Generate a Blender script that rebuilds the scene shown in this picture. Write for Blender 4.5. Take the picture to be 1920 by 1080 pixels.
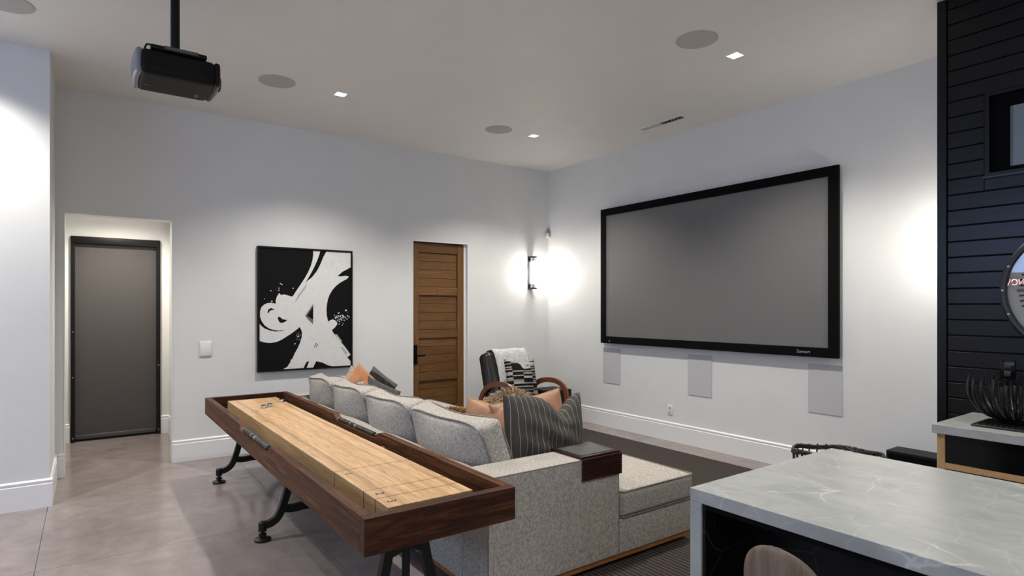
import bpy, bmesh, math, random
from mathutils import Vector, Matrix
R = math.radians
random.seed(7)
for o in list(bpy.data.objects): bpy.data.objects.remove(o)
scene = bpy.context.scene
col = scene.collection

# ---------------------------------------------------------------- camera, world, light, exposure
F, HY, CH, YAW = 1107.0, 578.0, 1.59, R(35.68)
cam_d = bpy.data.cameras.new('camera'); cam = bpy.data.objects.new('camera', cam_d); col.objects.link(cam)
cam.location = (0, 0, CH); cam.rotation_euler = (R(90), 0, -YAW)
cam_d.sensor_width = 36; cam_d.lens = F / 1920 * 36; cam_d.shift_y = (HY - 540) / 1920; cam_d.clip_start = .02
scene.camera = cam
W = bpy.data.worlds.new('dusk'); scene.world = W; W.use_nodes = True
W.node_tree.nodes['Background'].inputs[0].default_value = (.42, .52, .66, 1)
W.node_tree.nodes['Background'].inputs[1].default_value = .16
def area(name, loc, rot, sx, sy, e, c):
    d = bpy.data.lights.new(name, 'AREA'); d.shape = 'RECTANGLE'; d.size = sx; d.size_y = sy; d.energy = e; d.color = c
    o = bpy.data.objects.new(name, d); o.location = loc; o.rotation_euler = rot; col.objects.link(o); return o
# daylight entering the two window walls of the room (behind and left of the camera)
area('daylight_west', (-3.97, 2.3, 2.6), (0, R(-90), 0), .76, 4.1, 70, (.40, .57, 1.0))
area('daylight_south', (.6, -3.37, 1.7), (R(90), 0, 0), 4.4, 2.6, 42, (.78, .9, 1.0))
DOWN_E, SCONCE_E = 192, 11
vs = scene.view_settings
vs.view_transform = 'Standard'; vs.look = 'None'; vs.gamma = 1; vs.use_curve_mapping = False; vs.exposure = 0.2

# ---------------------------------------------------------------- pixel -> world (distance from a plane of the room)
SN, CS = math.sin(YAW), math.cos(YAW)
def ray(px, py):
    u = (px - 960) / F; v = (HY - py) / F
    return Vector((SN + u * CS, CS - u * SN, v))
def on_y(px, py, y):
    d = ray(px, py); return d * (y / d.y) + Vector((0, 0, CH))

# ---------------------------------------------------------------- mesh helpers
def wl(p):
    v = Vector((0, 0, 0))
    while p: v += p.location; p = p.parent
    return v
class MB:
    def __init__(s): s.v = []; s.f = []
    def add(s, vs_, fs):
        o = len(s.v); s.v += [tuple(v) for v in vs_]; s.f += [tuple(i + o for i in f) for f in fs]; return s
    def box(s, x0, x1, y0, y1, z0, z1):
        return s.add([(x, y, z) for z in (z0, z1) for y in (y0, y1) for x in (x0, x1)],
                     [(0, 2, 3, 1), (4, 5, 7, 6), (0, 1, 5, 4), (2, 6, 7, 3), (0, 4, 6, 2), (1, 3, 7, 5)])
    def rbox(s, c, size, r, m=2, mid=1, fn=None, mtx=None):
        h = [q / 2 for q in size]; ax = []
        for q in h:
            rr = min(r, q * .98); a = [-q + rr * k / m for k in range(m + 1)]
            n = mid + 1
            b = [-q + rr + (2 * q - 2 * rr) * k / n for k in range(1, n)]
            ax.append(a + b + [-t for t in reversed(a)])
        key = {}; vs_ = []; fs = []
        def vid(p):
            k = tuple(round(t, 6) for t in p)
            if k not in key:
                key[k] = len(vs_)
                q = Vector([max(-h[i] + min(r, h[i] * .98), min(h[i] - min(r, h[i] * .98), p[i])) for i in range(3)])
                d = Vector(p) - q
                P = q + d.normalized() * r if d.length > 1e-9 else Vector(p)
                P = Vector([max(-h[i], min(h[i], P[i])) for i in range(3)])
                if fn: P = Vector(fn(P, h))
                if mtx: P = mtx @ P
                vs_.append(P + Vector(c))
            return key[k]
        for a in range(3):
            b, d = (a + 1) % 3, (a + 2) % 3
            for sg in (-1, 1):
                for i in range(len(ax[b]) - 1):
                    for j in range(len(ax[d]) - 1):
                        q = []
                        for (ii, jj) in ((i, j), (i + 1, j), (i + 1, j + 1), (i, j + 1)):
                            p = [0, 0, 0]; p[a] = sg * h[a]; p[b] = ax[b][ii]; p[d] = ax[d][jj]; q.append(vid(p))
                        fs.append(q if sg > 0 else q[::-1])
        return s.add(vs_, fs)
    def lathe(s, c, prof, n=24, axis=2, cap=True):
        vs_ = []; fs = []
        for (r, z) in prof:
            for k in range(n):
                a = 2 * math.pi * k / n; p = [r * math.cos(a), r * math.sin(a), z]
                if axis == 0: p = [p[2], p[0], p[1]]
                if axis == 1: p = [p[1], p[2], p[0]]
                vs_.append((p[0] + c[0], p[1] + c[1], p[2] + c[2]))
        for i in range(len(prof) - 1):
            for k in range(n):
                fs.append((i * n + k, i * n + (k + 1) % n, (i + 1) * n + (k + 1) % n, (i + 1) * n + k))
        if cap:
            fs.append(tuple(range(n))[::-1]); fs.append(tuple(range((len(prof) - 1) * n, len(prof) * n)))
        return s.add(vs_, fs)
    def tube(s, pts, r, n=8, closed=False, flat=None, up=(0, 0, 1)):
        # flat=(w,h): rectangular section, w along binormal, h along normal
        P = [Vector(p) for p in pts]; N = len(P); vs_ = []; fs = []
        rr = r if isinstance(r, (list, tuple)) else [r] * N
        prev = None
        for i in range(N):
            a = P[(i - 1) % N] if (closed or i > 0) else P[i]; b = P[(i + 1) % N] if (closed or i < N - 1) else P[i]
            t = (b - a).normalized()
            if prev is None:
                u = Vector(up)
                if abs(u.dot(t)) > .95: u = Vector((1, 0, 0)) if abs(t.x) < .9 else Vector((0, 1, 0))
                nrm = (u - t * u.dot(t)).normalized()
            else:
                nrm = (prev - t * prev.dot(t)).normalized()
            prev = nrm; bn = t.cross(nrm)
            if flat:
                w, hh = flat
                for (q, e) in ((-1, -1), (1, -1), (1, 1), (-1, 1)): vs_.append(P[i] + bn * (q * w / 2) + nrm * (e * hh / 2))
            else:
                for k in range(n):
                    g = 2 * math.pi * k / n; vs_.append(P[i] + (nrm * math.cos(g) + bn * math.sin(g)) * rr[i])
        m = 4 if flat else n
        for i in range(N if closed else N - 1):
            j = (i + 1) % N
            for k in range(m): fs.append((i * m + k, i * m + (k + 1) % m, j * m + (k + 1) % m, j * m + k))
        if not closed: fs.append(tuple(range(m))[::-1]); fs.append(tuple(range((N - 1) * m, N * m)))
        return s.add(vs_, fs)
    def prism(s, poly, axis, a0, a1):
        n = len(poly); vs_ = []
        for a in (a0, a1):
            for (p, q) in poly: vs_.append({0: (a, p, q), 1: (p, a, q), 2: (p, q, a)}[axis])
        fs = [tuple(range(n)), tuple(range(n, 2 * n))[::-1]]
        for i in range(n): j = (i + 1) % n; fs.append((i, i + n, j + n, j))
        return s.add(vs_, fs)
    def holed(s, axis, a, r, holes, thick):
        """slab normal to axis, from a to a+thick, rectangle r=(u0,u1,v0,v1) with rectangular holes"""
        us = sorted({r[0], r[1]} | {max(r[0], min(r[1], q)) for h in holes for q in h[:2]})
        vs_ = sorted({r[2], r[3]} | {max(r[2], min(r[3], q)) for h in holes for q in h[2:]})
        solid = lambda i, j: 0 <= i < len(us) - 1 and 0 <= j < len(vs_) - 1 and not any(
            h[0] < (us[i] + us[i + 1]) / 2 < h[1] and h[2] < (vs_[j] + vs_[j + 1]) / 2 < h[3] for h in holes)
        mk = lambda t, u, v: {0: (t, u, v), 1: (u, t, v), 2: (u, v, t)}[axis]
        for i in range(len(us) - 1):
            for j in range(len(vs_) - 1):
                if not solid(i, j): continue
                u0, u1, v0, v1 = us[i], us[i + 1], vs_[j], vs_[j + 1]
                for t in (a, a + thick):
                    s.add([mk(t, u0, v0), mk(t, u1, v0), mk(t, u1, v1), mk(t, u0, v1)], [(0, 1, 2, 3)])
                for (di, dj, p, q) in ((-1, 0, (u0, v0), (u0, v1)), (1, 0, (u1, v0), (u1, v1)), (0, -1, (u0, v0), (u1, v0)), (0, 1, (u0, v1), (u1, v1))):
                    if not solid(i + di, j + dj):
                        s.add([mk(a, *p), mk(a, *q), mk(a + thick, *q), mk(a + thick, *p)], [(0, 1, 2, 3)])
        return s
    def build(s, name, mat, parent=None, smooth=False, local=False, angle=38, loc=None, merge=True):
        me = bpy.data.meshes.new(name)
        off = Vector((0, 0, 0)) if local else wl(parent) + (Vector(loc) if loc else Vector((0, 0, 0)))
        me.from_pydata([tuple(Vector(v) - off) for v in s.v], [], s.f)
        bm = bmesh.new(); bm.from_mesh(me)
        if merge: bmesh.ops.remove_doubles(bm, verts=bm.verts, dist=1e-5)
        bmesh.ops.recalc_face_normals(bm, faces=bm.faces); bm.to_mesh(me); bm.free()
        if smooth: me.shade_smooth(); me.set_sharp_from_angle(angle=R(angle))
        me.materials.append(mat)
        o = bpy.data.objects.new(name, me); col.objects.link(o)
        if parent: o.parent = parent
        if loc: o.location = loc
        return o
def tag(o, label=None, cat=None, group=None, kind=None):
    if label: o['label'] = label
    if cat: o['category'] = cat
    if group: o['group'] = group
    if kind: o['kind'] = kind
    return o
def thing(name, label, cat, loc=(0, 0, 0), rz=0, group=None, kind=None):
    o = bpy.data.objects.new(name, None); o.empty_display_size = .05; col.objects.link(o); o.location = loc; o.rotation_euler = (0, 0, rz)
    return tag(o, label, cat, group, kind)
def inst(o, parent, loc, rot=None, scale=None):
    c = o.copy(); col.objects.link(c); c.parent = parent; c.location = loc
    if rot: c.rotation_euler = rot
    if scale: c.scale = scale
    return c
def curve(ctrl, n=24):
    """Catmull-Rom through control points"""
    P = [Vector(p) for p in ctrl]; P = [2 * P[0] - P[1]] + P + [2 * P[-1] - P[-2]]; out = []
    seg = len(P) - 3; k = max(2, n // seg)
    for i in range(seg):
        for j in range(k):
            t = j / k; a, b, c, d = P[i:i + 4]
            out.append(.5 * ((2 * b) + (c - a) * t + (2 * a - 5 * b + 4 * c - d) * t * t + (3 * b - a - 3 * c + d) * t ** 3))
    out.append(P[-2]); return out

# ---------------------------------------------------------------- materials
def srgb(r, g, b):
    f = lambda c: c / 12.92 if c <= .04045 else ((c + .055) / 1.055) ** 2.4
    return (f(r / 255), f(g / 255), f(b / 255), 1)
class NT:
    def __init__(s, name, rough=.5, metal=0, col_=None, spec=None):
        s.m = bpy.data.materials.new(name); s.m.use_nodes = True; s.t = s.m.node_tree; s.b = s.t.nodes['Principled BSDF']
        s.b.inputs['Roughness'].default_value = rough; s.b.inputs['Metallic'].default_value = metal
        if spec is not None: s.b.inputs['Specular IOR Level'].default_value = spec
        if col_: s.b.inputs['Base Color'].default_value = col_
    def n(s, typ, **kw):
        q = s.t.nodes.new(typ)
        for k, v in kw.items():
            if k in q.inputs.keys() if isinstance(k, str) else False: q.inputs[k].default_value = v
            else: setattr(q, k, v)
        return q
    def l(s, a, b): s.t.links.new(a, b)
    def coord(s, scale=(1, 1, 1), rot=(0, 0, 0), kind='Object'):
        c = s.n('ShaderNodeTexCoord'); mp = s.n('ShaderNodeMapping'); s.l(c.outputs[kind], mp.inputs[0])
        mp.inputs['Scale'].default_value = scale; mp.inputs['Rotation'].default_value = rot; return mp.outputs[0]
    def noise(s, vec, scale=5, detail=4, rough=.55, dist=0):
        q = s.n('ShaderNodeTexNoise'); q.inputs['Scale'].default_value = scale; q.inputs['Detail'].default_value = detail
        q.inputs['Roughness'].default_value = rough; q.inputs['Distortion'].default_value = dist; s.l(vec, q.inputs['Vector']); return q.outputs['Fac']
    def ramp(s, fac, stops, interp='LINEAR'):
        q = s.n('ShaderNodeValToRGB'); q.color_ramp.interpolation = interp; e = q.color_ramp.elements
        while len(e) < len(stops): e.new(.5)
        for i, (p, c) in enumerate(stops): e[i].position = p; e[i].color = c
        s.l(fac, q.inputs[0]); return q.outputs[0]
    def mix(s, fac, a, b, mode='MIX'):
        q = s.n('ShaderNodeMix'); q.data_type = 'RGBA'; q.blend_type = mode
        for v, i in ((fac, 0), (a, 6), (b, 7)):
            if hasattr(v, 'is_linked') or hasattr(v, 'links'): s.l(v, q.inputs[i])
            else: q.inputs[i].default_value = v
        return q.outputs[2]
    def math(s, op, a, b=None):
        q = s.n('ShaderNodeMath'); q.operation = op
        for v, i in ((a, 0), (b, 1)):
            if v is None: continue
            if hasattr(v, 'links'): s.l(v, q.inputs[i])
            else: q.inputs[i].default_value = v
        return q.outputs[0]
    def base(s, c): s.l(c, s.b.inputs['Base Color']); return s
    def bump(s, h, strength=.3, dist=.01):
        q = s.n('ShaderNodeBump'); q.inputs['Strength'].default_value = strength; q.inputs['Distance'].default_value = dist
        s.l(h, q.inputs['Height']); s.l(q.outputs[0], s.b.inputs['Normal']); return s
    def rnd(s): return s.n('ShaderNodeObjectInfo').outputs['Random']
def plain(name, c, rough=.5, metal=0, spec=None): return NT(name, rough, metal, c, spec).m
def emis(name, c, e):
    k = NT(name, .5, 0, c); k.b.inputs['Emission Color'].default_value = c; k.b.inputs['Emission Strength'].default_value = e; return k.m
def paint(name, c, rough=.6):
    k = NT(name, rough); v = k.coord(); n_ = k.noise(v, 3, 3); d = [q * .965 for q in c[:3]] + [1]
    k.base(k.ramp(n_, [(.3, d), (.7, c)])); k.bump(k.noise(v, 180, 2), .05, .002); return k.m
def fabric(name, a, b, mid, scale=230, rough=.95):
    k = NT(name, rough, spec=.15); v = k.coord((1, 1, .8)); n1 = k.noise(v, scale, 2, .7); n2 = k.noise(v, scale * .28, 3, .6)
    f = k.math('ADD', k.math('MULTIPLY', n1, .62), k.math('MULTIPLY', n2, .38))
    k.base(k.ramp(f, [(.36, a), (.5, mid), (.62, b)])); k.bump(n1, .45, .004); return k.m
def wood(name, cols, axis=1, scale=1, rough=.45, bump=.15, rnd=.0, rings=14, spec=.3):
    k = NT(name, rough, spec=spec); st = [9 * scale] * 3; st[axis] = .7 * scale
    v = k.coord(tuple(st)); 
    if rnd:
        ad = k.n('ShaderNodeVectorMath'); ad.operation = 'ADD'; k.l(v, ad.inputs[0]); k.l(k.math('MULTIPLY', k.rnd(), 37.), ad.inputs[1]); v = ad.outputs[0]
    g = k.noise(v, rings * .25, 5, .6, 1.2); fine = k.noise(v, rings * 2.2, 4, .7)
    f = k.math('ADD', k.math('MULTIPLY', g, .7), k.math('MULTIPLY', fine, .3))
    c = k.ramp(f, [(.3, cols[0]), (.5, cols[1]), (.7, cols[2])])
    if rnd:
        hs = k.n('ShaderNodeHueSaturation'); k.l(c, hs.inputs['Color']); k.l(k.math('ADD', k.math('MULTIPLY', k.rnd(), rnd), 1 - rnd / 2), hs.inputs['Value']); c = hs.outputs[0]
    k.base(c); k.bump(f, bump, .004); return k.m
def marble(name, c0, c1, vein, rough=.3, vs_=1.0, thin=.018, amt=.8):
    k = NT(name, rough, spec=.2 if c0[0] < .1 else .5); v = k.coord((1, 1, 1)); cl = k.noise(k.coord((2.2, 1, 1.5)), 3.2 * vs_, 8, .62, .6)
    base = k.ramp(cl, [(.32, c0), (.68, c1)])
    nz = k.n('ShaderNodeTexNoise'); nz.inputs['Scale'].default_value = 2.6 * vs_; nz.inputs['Detail'].default_value = 4; k.l(v, nz.inputs['Vector'])
    def veins(rot, sc, w, shift):
        mv = k.coord(sc, rot); ad = k.n('ShaderNodeVectorMath'); ad.operation = 'MULTIPLY_ADD'
        k.l(nz.outputs['Color'], ad.inputs[0]); ad.inputs[1].default_value = (.32, .32, .32); k.l(mv, ad.inputs[2])
        vo = k.n('ShaderNodeTexVoronoi'); vo.feature = 'DISTANCE_TO_EDGE'; vo.inputs['Scale'].default_value = vs_; k.l(ad.outputs[0], vo.inputs['Vector'])
        return k.ramp(vo.outputs['Distance'], [(0, (1, 1, 1, 1)), (w, (0, 0, 0, 1))])
    a = veins((0, 0, R(28)), (2.2, .9, 1.6), thin, 0); b = veins((R(20), 0, R(-50)), (1.2, 3.2, 2.4), thin * .8, 3)
    msk = k.noise(v, 2.3 * vs_, 2); mk = k.ramp(msk, [(.42, (0, 0, 0, 1)), (.62, (1, 1, 1, 1))])
    f = k.math('MULTIPLY', k.math('MAXIMUM', k.math('MULTIPLY', a, mk), k.math('MULTIPLY', b, .35)), amt)
    k.base(k.mix(f, base, vein)); return k.m

WALL = paint('wall_paint', (.695, .703, .70, 1)); CEIL = paint('ceiling_paint', (.72, .71, .69, 1))
TRIM = plain('white_trim', (.76, .76, .775, 1), .35); PIERM = WALL
BLACK = plain('black_satin', (.004, .004, .0045, 1), .45, spec=.22); MATTEBLK = plain('black_matte', (.003, .003, .0033, 1), .8, spec=.08)
GLOSSBLK = plain('black_gloss', (.004, .004, .0045, 1), .16, spec=.25); IRON = plain('cast_iron', (.010, .009, .009, 1), .45, .2, spec=.3)
CHROME = plain('chrome', (.75, .75, .77, 1), .14, 1); STEEL = plain('steel', (.55, .55, .57, 1), .3, 1)
WHITEPL = plain('white_plastic', (.74, .74, .74, 1), .35); GRILLE = NT('grille_cloth', .85, 0, (.50, .50, .51, 1), .2).m
CGRILLE = NT('ceiling_grille', .85, 0, (.44, .43, .42, 1), .2).m
def concrete():
    k = NT('polished_concrete', .2, spec=.6); v = k.coord(); big = k.noise(v, 1.1, 6, .6, .6); sm = k.noise(v, 90, 3, .6); md = k.noise(v, 6, 5, .6, .4)
    f = k.math('ADD', k.math('MULTIPLY', big, .5), k.math('ADD', k.math('MULTIPLY', md, .3), k.math('MULTIPLY', sm, .2)))
    k.base(k.ramp(f, [(.36, (.160, .136, .134, 1)), (.5, (.222, .189, .183, 1)), (.64, (.285, .246, .234, 1))]))
    return k.m
FLOOR = concrete()
SOFA = fabric('heather_upholstery', (.185, .170, .153, 1), (.58, .54, .49, 1), (.37, .345, .314, 1), 300)
PIPE = fabric('piping_fabric', (.10, .092, .085, 1), (.30, .28, .26, 1), (.19, .178, .165, 1))
RUST = wood('rustic_dark_wood', [(.010, .0035, .002, 1), (.060, .020, .008, 1), (.17, .068, .027, 1)], 1, .8, .5, .3, .35, 14, .18)
RUSTX = wood('rustic_dark_wood_end', [(.010, .003, .002, 1), (.038, .012, .006, 1), (.115, .044, .016, 1)], 0, .8, .42, .3, .4, 14, .2)
MAPLE = wood('maple_strip', [(.29, .155, .07, 1), (.47, .295, .155, 1), (.62, .43, .25, 1)], 1, 1.2, .32, .04, .42, 20)
MAPLESIDE = wood('maple_edge', [(.30, .19, .085, 1), (.40, .26, .13, 1), (.5, .34, .18, 1)], 1, 1.2, .45, .05)
OAK = wood('oak_grain', [(.085, .037, .0105, 1), (.145, .068, .022, 1), (.21, .108, .042, 1)], 0, 1.1, .5, .1, .3, 18)
OAKV = wood('oak_stile', [(.085, .037, .0105, 1), (.14, .066, .021, 1), (.2, .104, .04, 1)], 2, 1.1, .5, .1, .2, 18)
HONEY = wood('honey_oak', [(.36, .2, .085, 1), (.47, .28, .13, 1), (.56, .36, .19, 1)], 2, 1, .45, .05)
PLINTH = wood('sofa_plinth_wood', [(.10, .034, .010, 1), (.30, .12, .035, 1), (.46, .22, .08, 1)], 0, 1.6, .4, .2)
BENT = wood('bentwood', [(.10, .035, .018, 1), (.17, .06, .03, 1), (.24, .09, .045, 1)], 1, 1, .3, .05)
STOOLW = wood('walnut_grey', [(.105, .072, .05, 1), (.175, .128, .095, 1), (.245, .19, .15, 1)], 2, .8, .42, .06, 0, 9)
TRAYW = wood('mahogany_slat', [(.012, .003, .003, 1), (.028, .008, .007, 1), (.05, .017, .014, 1)], 0, 1, .3, .05)
STONE = marble('grey_marble', (.295, .305, .30, 1), (.385, .395, .385, 1), (.62, .62, .61, 1), .3, 1.7, .016, .75)
DARKSTONE = marble('black_marble', (.003, .003, .0035, 1), (.006, .006, .0065, 1), (.35, .33, .3, 1), .4, .9, .006, .3)
def shiplap():
    k = NT('black_shiplap', .27, spec=.3); st = k.noise(k.coord((9, .8, 9)), 4, 5, .65)
    k.base(k.ramp(st, [(.3, (.002, .002, .0022, 1)), (.7, (.005, .0048, .0052, 1))])); k.bump(st, .12, .004); return k.m
SHIP = shiplap()
def rug():
    k = NT('ribbed_rug', .98, spec=.1); v = k.coord(); w = k.n('ShaderNodeTexWave'); w.bands_direction = 'X'; w.inputs['Scale'].default_value = 9; w.inputs['Distortion'].default_value = 1.2
    w.inputs['Detail'].default_value = 3; w.inputs['Detail Scale'].default_value = 6; k.l(v, w.inputs['Vector']); n_ = k.noise(v, 150, 3, .7)
    f = k.math('ADD', k.math('MULTIPLY', w.outputs['Fac'], .4), k.math('MULTIPLY', n_, .6))
    k.base(k.ramp(f, [(.25, (.018, .0145, .013, 1)), (.75, (.085, .07, .063, 1))])); k.bump(f, .8, .008); return k.m
RUG = rug()
def leather(name, a, b, rough=.4):
    k = NT(name, rough); v = k.coord(); n_ = k.noise(v, 7, 5, .6, .5); k.base(k.ramp(n_, [(.3, a), (.7, b)])); k.bump(k.noise(v, 220, 3, .6), .12, .002); return k.m
BLKLEATHER = leather('black_leather', (.007, .007, .007, 1), (.018, .018, .018, 1), .3)
TANLEATHER = leather('tan_leather', (.23, .105, .053, 1), (.35, .185, .105, 1), .5)
ORANGELEATHER = leather('orange_leather', (.40, .155, .055, 1), (.56, .26, .115, 1), .55)
GOLDPIPE = plain('gold_piping', (.33, .19, .05, 1), .6)
def stripes(name, ground, line, freq, width, axis=0, rough=.9):
    k = NT(name, rough, spec=.15); v = k.coord(); sp = k.n('ShaderNodeSeparateXYZ'); k.l(v, sp.inputs[0])
    fr = k.math('FRACT', k.math('MULTIPLY', sp.outputs[axis], freq)); f = k.math('LESS_THAN', fr, width)
    n_ = k.noise(v, 260, 2, .7); g = k.ramp(n_, [(.3, [q * .7 for q in ground[:3]] + [1]), (.7, [q * 1.25 for q in ground[:3]] + [1])])
    k.base(k.mix(f, g, line)); k.bump(n_, .3, .002); return k.m
PINSTRIPE = stripes('pinstripe_cloth', (.062, .058, .054, 1), (.27, .25, .225, 1), 26, .075)
def mudcloth():
    k = NT('patterned_cloth', .95, spec=.1); v = k.coord(); sp = k.n('ShaderNodeSeparateXYZ'); k.l(v, sp.inputs[0])
    cx = k.math('FLOOR', k.math('MULTIPLY', k.math('ADD', sp.outputs[0], .025), 6.5)); wn = k.n('ShaderNodeTexWhiteNoise'); wn.noise_dimensions = '2D'
    cb = k.n('ShaderNodeCombineXYZ'); k.l(k.math('MULTIPLY', cx, 3.7), cb.inputs[0]); k.l(k.math('FLOOR', k.math('MULTIPLY', sp.outputs[2], 72)), cb.inputs[1])
    k.l(cb.outputs[0], wn.inputs['Vector']); n_ = k.noise(v, 240, 2, .7)
    c = k.ramp(wn.outputs['Value'], [(0, (.015, .014, .014, 1)), (.42, (.05, .048, .046, 1)), (.46, (.30, .28, .265, 1)), (.8, (.46, .44, .42, 1))], 'CONSTANT')
    k.base(k.mix(.35, c, k.ramp(n_, [(.3, (.05, .05, .05, 1)), (.7, (.5, .48, .46, 1))]), 'OVERLAY')); k.bump(n_, .4, .003); return k.m
MUD = mudcloth()
THROW = fabric('white_knit', (.36, .36, .36, 1), (.72, .72, .71, 1), (.55, .55, .545, 1), 120)
GREYVELVET = fabric('grey_velvet', (.045, .045, .045, 1), (.14, .14, .138, 1), (.085, .086, .085, 1), 160)
def bands():
    k = NT('banded_grey_cloth', .9); v = k.coord(); sp = k.n('ShaderNodeSeparateXYZ'); k.l(v, sp.inputs[0])
    z = k.math('ADD', sp.outputs[2], .245)
    k.base(k.ramp(z, [(0, (.20, .185, .17, 1)), (.44, (.012, .011, .011, 1)), (.545, (.10, .10, .098, 1))], 'CONSTANT')); k.bump(k.noise(v, 12, 4), .3, .02); return k.m
BANDCLOTH = bands()
CREAMCLOTH = fabric('cream_patterned_cloth', (.16, .15, .13, 1), (.55, .52, .47, 1), (.40, .37, .33, 1), 60)
def furm(name, a, b):
    k = NT(name, .75, spec=.25); v = k.coord(); n_ = k.noise(v, 34, 4, .7); k.base(k.ramp(n_, [(.3, a), (.5, [(p + q) / 2 for p, q in zip(a, b)]), (.7, b)])); return k.m
FURLIGHT = furm('tan_fur', (.14, .08, .035, 1), (.62, .48, .32, 1)); FURBROWN = furm('brown_fur', (.11, .05, .016, 1), (.42, .25, .11, 1))
FURSKIN = plain('fur_lining', (.60, .50, .44, 1), .8)
def screenm():
    k = NT('grey_screen_fabric', .55, 0, (.150, .148, .149, 1), .3); return k.m
SCREEN = screenm()
def shadem():
    k = NT('charcoal_mesh_shade', .55, spec=.3); n_ = k.noise(k.coord((40, 40, 1)), 20, 3); k.base(k.ramp(n_, [(.3, (.058, .0545, .055, 1)), (.7, (.072, .068, .068, 1))])); return k.m
SHADE = shadem()
CANVAS = NT('black_canvas', .7, 0, (.005, .005, .0055, 1), .12).m
def brushed():
    k = NT('white_brush_paint', .7); n_ = k.noise(k.coord((3, 3, 3)), 6, 5, .7, 1.5); k.base(k.ramp(n_, [(.22, (.56, .56, .56, 1)), (.5, (.68, .68, .68, 1))])); k.bump(n_, .2, .003); return k.m
WPAINT = brushed(); GREYPAINT = plain('dry_brush_grey', (.13, .13, .13, 1), .8)
def glassm(name, c=(1, 1, 1, 1), rough=0):
    k = NT(name, rough, 0, c); k.b.inputs['Transmission Weight'].default_value = 1; k.b.inputs['IOR'].default_value = 1.45; return k.m
GLASS = glassm('clear_glass'); WGLASS = glassm('window_glass', (.8, .85, .86, 1))
LAMP = emis('lamp_lens', (1, .97, .92, 1), 14); TUBE = emis('sconce_tube_glow', (1, .95, .87, 1), 22); NEON = emis('pink_neon', (1, .42, .36, 1), 40)

# ================================================================ THE ROOM
WX, WY, C = 5.68, 6.97, 3.66
BX, BY = 4.68, 1.57            # black clad wall plane, its free end
WW, WS = -4.0, -3.4            # west and south walls
T = .15
f = tag(MB().box(WW - T, 6.1, WS - T, 9.0, -.12, -.008).build('floor', plain('joint_grey', (.17, .145, .13, 1), .9)), 'polished grey concrete floor cut into large slabs', 'floor', kind='structure')  # floor base; its plain colour fills the joints between slabs
xs = [WW, -2.6, -.262, 1.272, 2.806, 4.34, WX]; ys = [WS, -1.5, .04, 1.57, 3.07, 4.57, 6.1, 7.6, 8.72]
for i in range(len(xs) - 1):
    for j in range(len(ys) - 1):
        g = .0016; x1 = xs[i + 1]; y1 = ys[j + 1]
        MB().box(xs[i] + g, x1 - g, ys[j] + g, y1 - g, -.0078, 0).build('slab', FLOOR, f)
# ceiling with recesses for lamps and the vent
DL = [(1.985, 5.607), (4.345, 5.606), (4.305, 2.862), (1.985, 2.862), (-.42, 2.862), (-.85, 5.42), (1.985, .1), (-.42, .1), (3.5, .1), (-2.6, 2.862), (-2.4, 5.42), (1.985, -2.2), (-1.2, -2.2)]  # lamps outside the view are unseen; most are added to light the room
hd = .052
VENT = (5.175, 5.275, 4.10, 4.69)
holes = [(x - hd, x + hd, y - hd, y + hd) for x, y in DL] + [VENT]
tag(MB().holed(2, C, (WW, WX, WS, WY), holes, .14).build('ceiling', CEIL), 'flat pale ceiling with recessed lamps and round speakers', 'ceiling', kind='structure')
# back wall (painting, oak door, hall opening)
OP = (-.178, .70, 0, 2.488); DO = (3.424, 4.252, 0, 2.47)
tag(MB().holed(1, WY, (-.6, WX + T, 0, C + .14), [OP, DO], T).build('wall_back', WALL), 'white back wall with hall opening, oak door and painting', 'wall', kind='structure')
tag(MB().holed(0, WX, (BY, WY, 0, C + .14), [], T).build('wall_right', WALL), 'white wall behind the projection screen', 'wall', kind='structure')
tag(MB().box(WW, -.25, 6.03, WY + T, 0, C).build('wall_left', WALL), 'bright white wall pier at the left edge', 'wall', kind='structure')
tag(MB().box(BX + .03, WX + T, BY - .12, BY, 0, C + .14).build('wall_return', WALL), 'white return wall behind the black clad wall', 'wall', kind='structure')
WIN2 = (.2, 4.4, 2.2, 3.0)
tag(MB().holed(0, WW - T, (WS, 6.03, 0, C + .14), [WIN2], T).build('wall_west', WALL), 'white wall with the big window, left of the viewer', 'wall', kind='structure')
WIN3 = (-1.6, 2.8, .4, 3.0)
tag(MB().holed(1, WS - T, (WW, WX, 0, C + .14), [WIN3], T).build('wall_front', WALL), 'white wall with the big window, behind the viewer', 'wall', kind='structure')
for nm, ax, a, r, lab in (('window_2', 0, WW - .1, WIN2, 'black framed window in the wall left of the viewer'), ('window_3', 1, WS - .1, WIN3, 'black framed window in the wall behind the viewer')):
    mid_ = (r[0] + r[1]) / 2; h1 = [(r[0] + .06, mid_ - .03, r[2] + .06, r[3] - .06), (mid_ + .03, r[1] - .06, r[2] + .06, r[3] - .06)]
    w = tag(MB().holed(ax, a, r, h1, .06).build(nm, BLACK), lab, 'window', kind='structure')
    for hh in h1: MB().holed(ax, a + .025, hh, [], .006).build('pane', WGLASS, w)
# hall behind the opening
HB, HR, HL = 8.72, .845, -.55
tag(MB().holed(1, HB, (HL - T, HR + T, 0, 2.9), [(-.168, .745, 0, 2.447)], T).build('wall_hall_back', WALL), 'white hall wall around the dark shade', 'wall', kind='structure')
tag(MB().box(HR, HR + T, WY + T, HB, 0, 2.9).build('wall_hall_right', WALL), 'white right wall of the hall', 'wall', kind='structure')
tag(MB().box(HL - T, HL, WY + T, HB, 0, 2.9).build('wall_hall_left', WALL), 'white left wall of the hall', 'wall', kind='structure')
tag(MB().box(HL - T, HR + T, WY + T, HB + T, 2.9, 3.0).build('ceiling_hall', CEIL), 'low white hall ceiling', 'ceiling', kind='structure')
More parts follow.
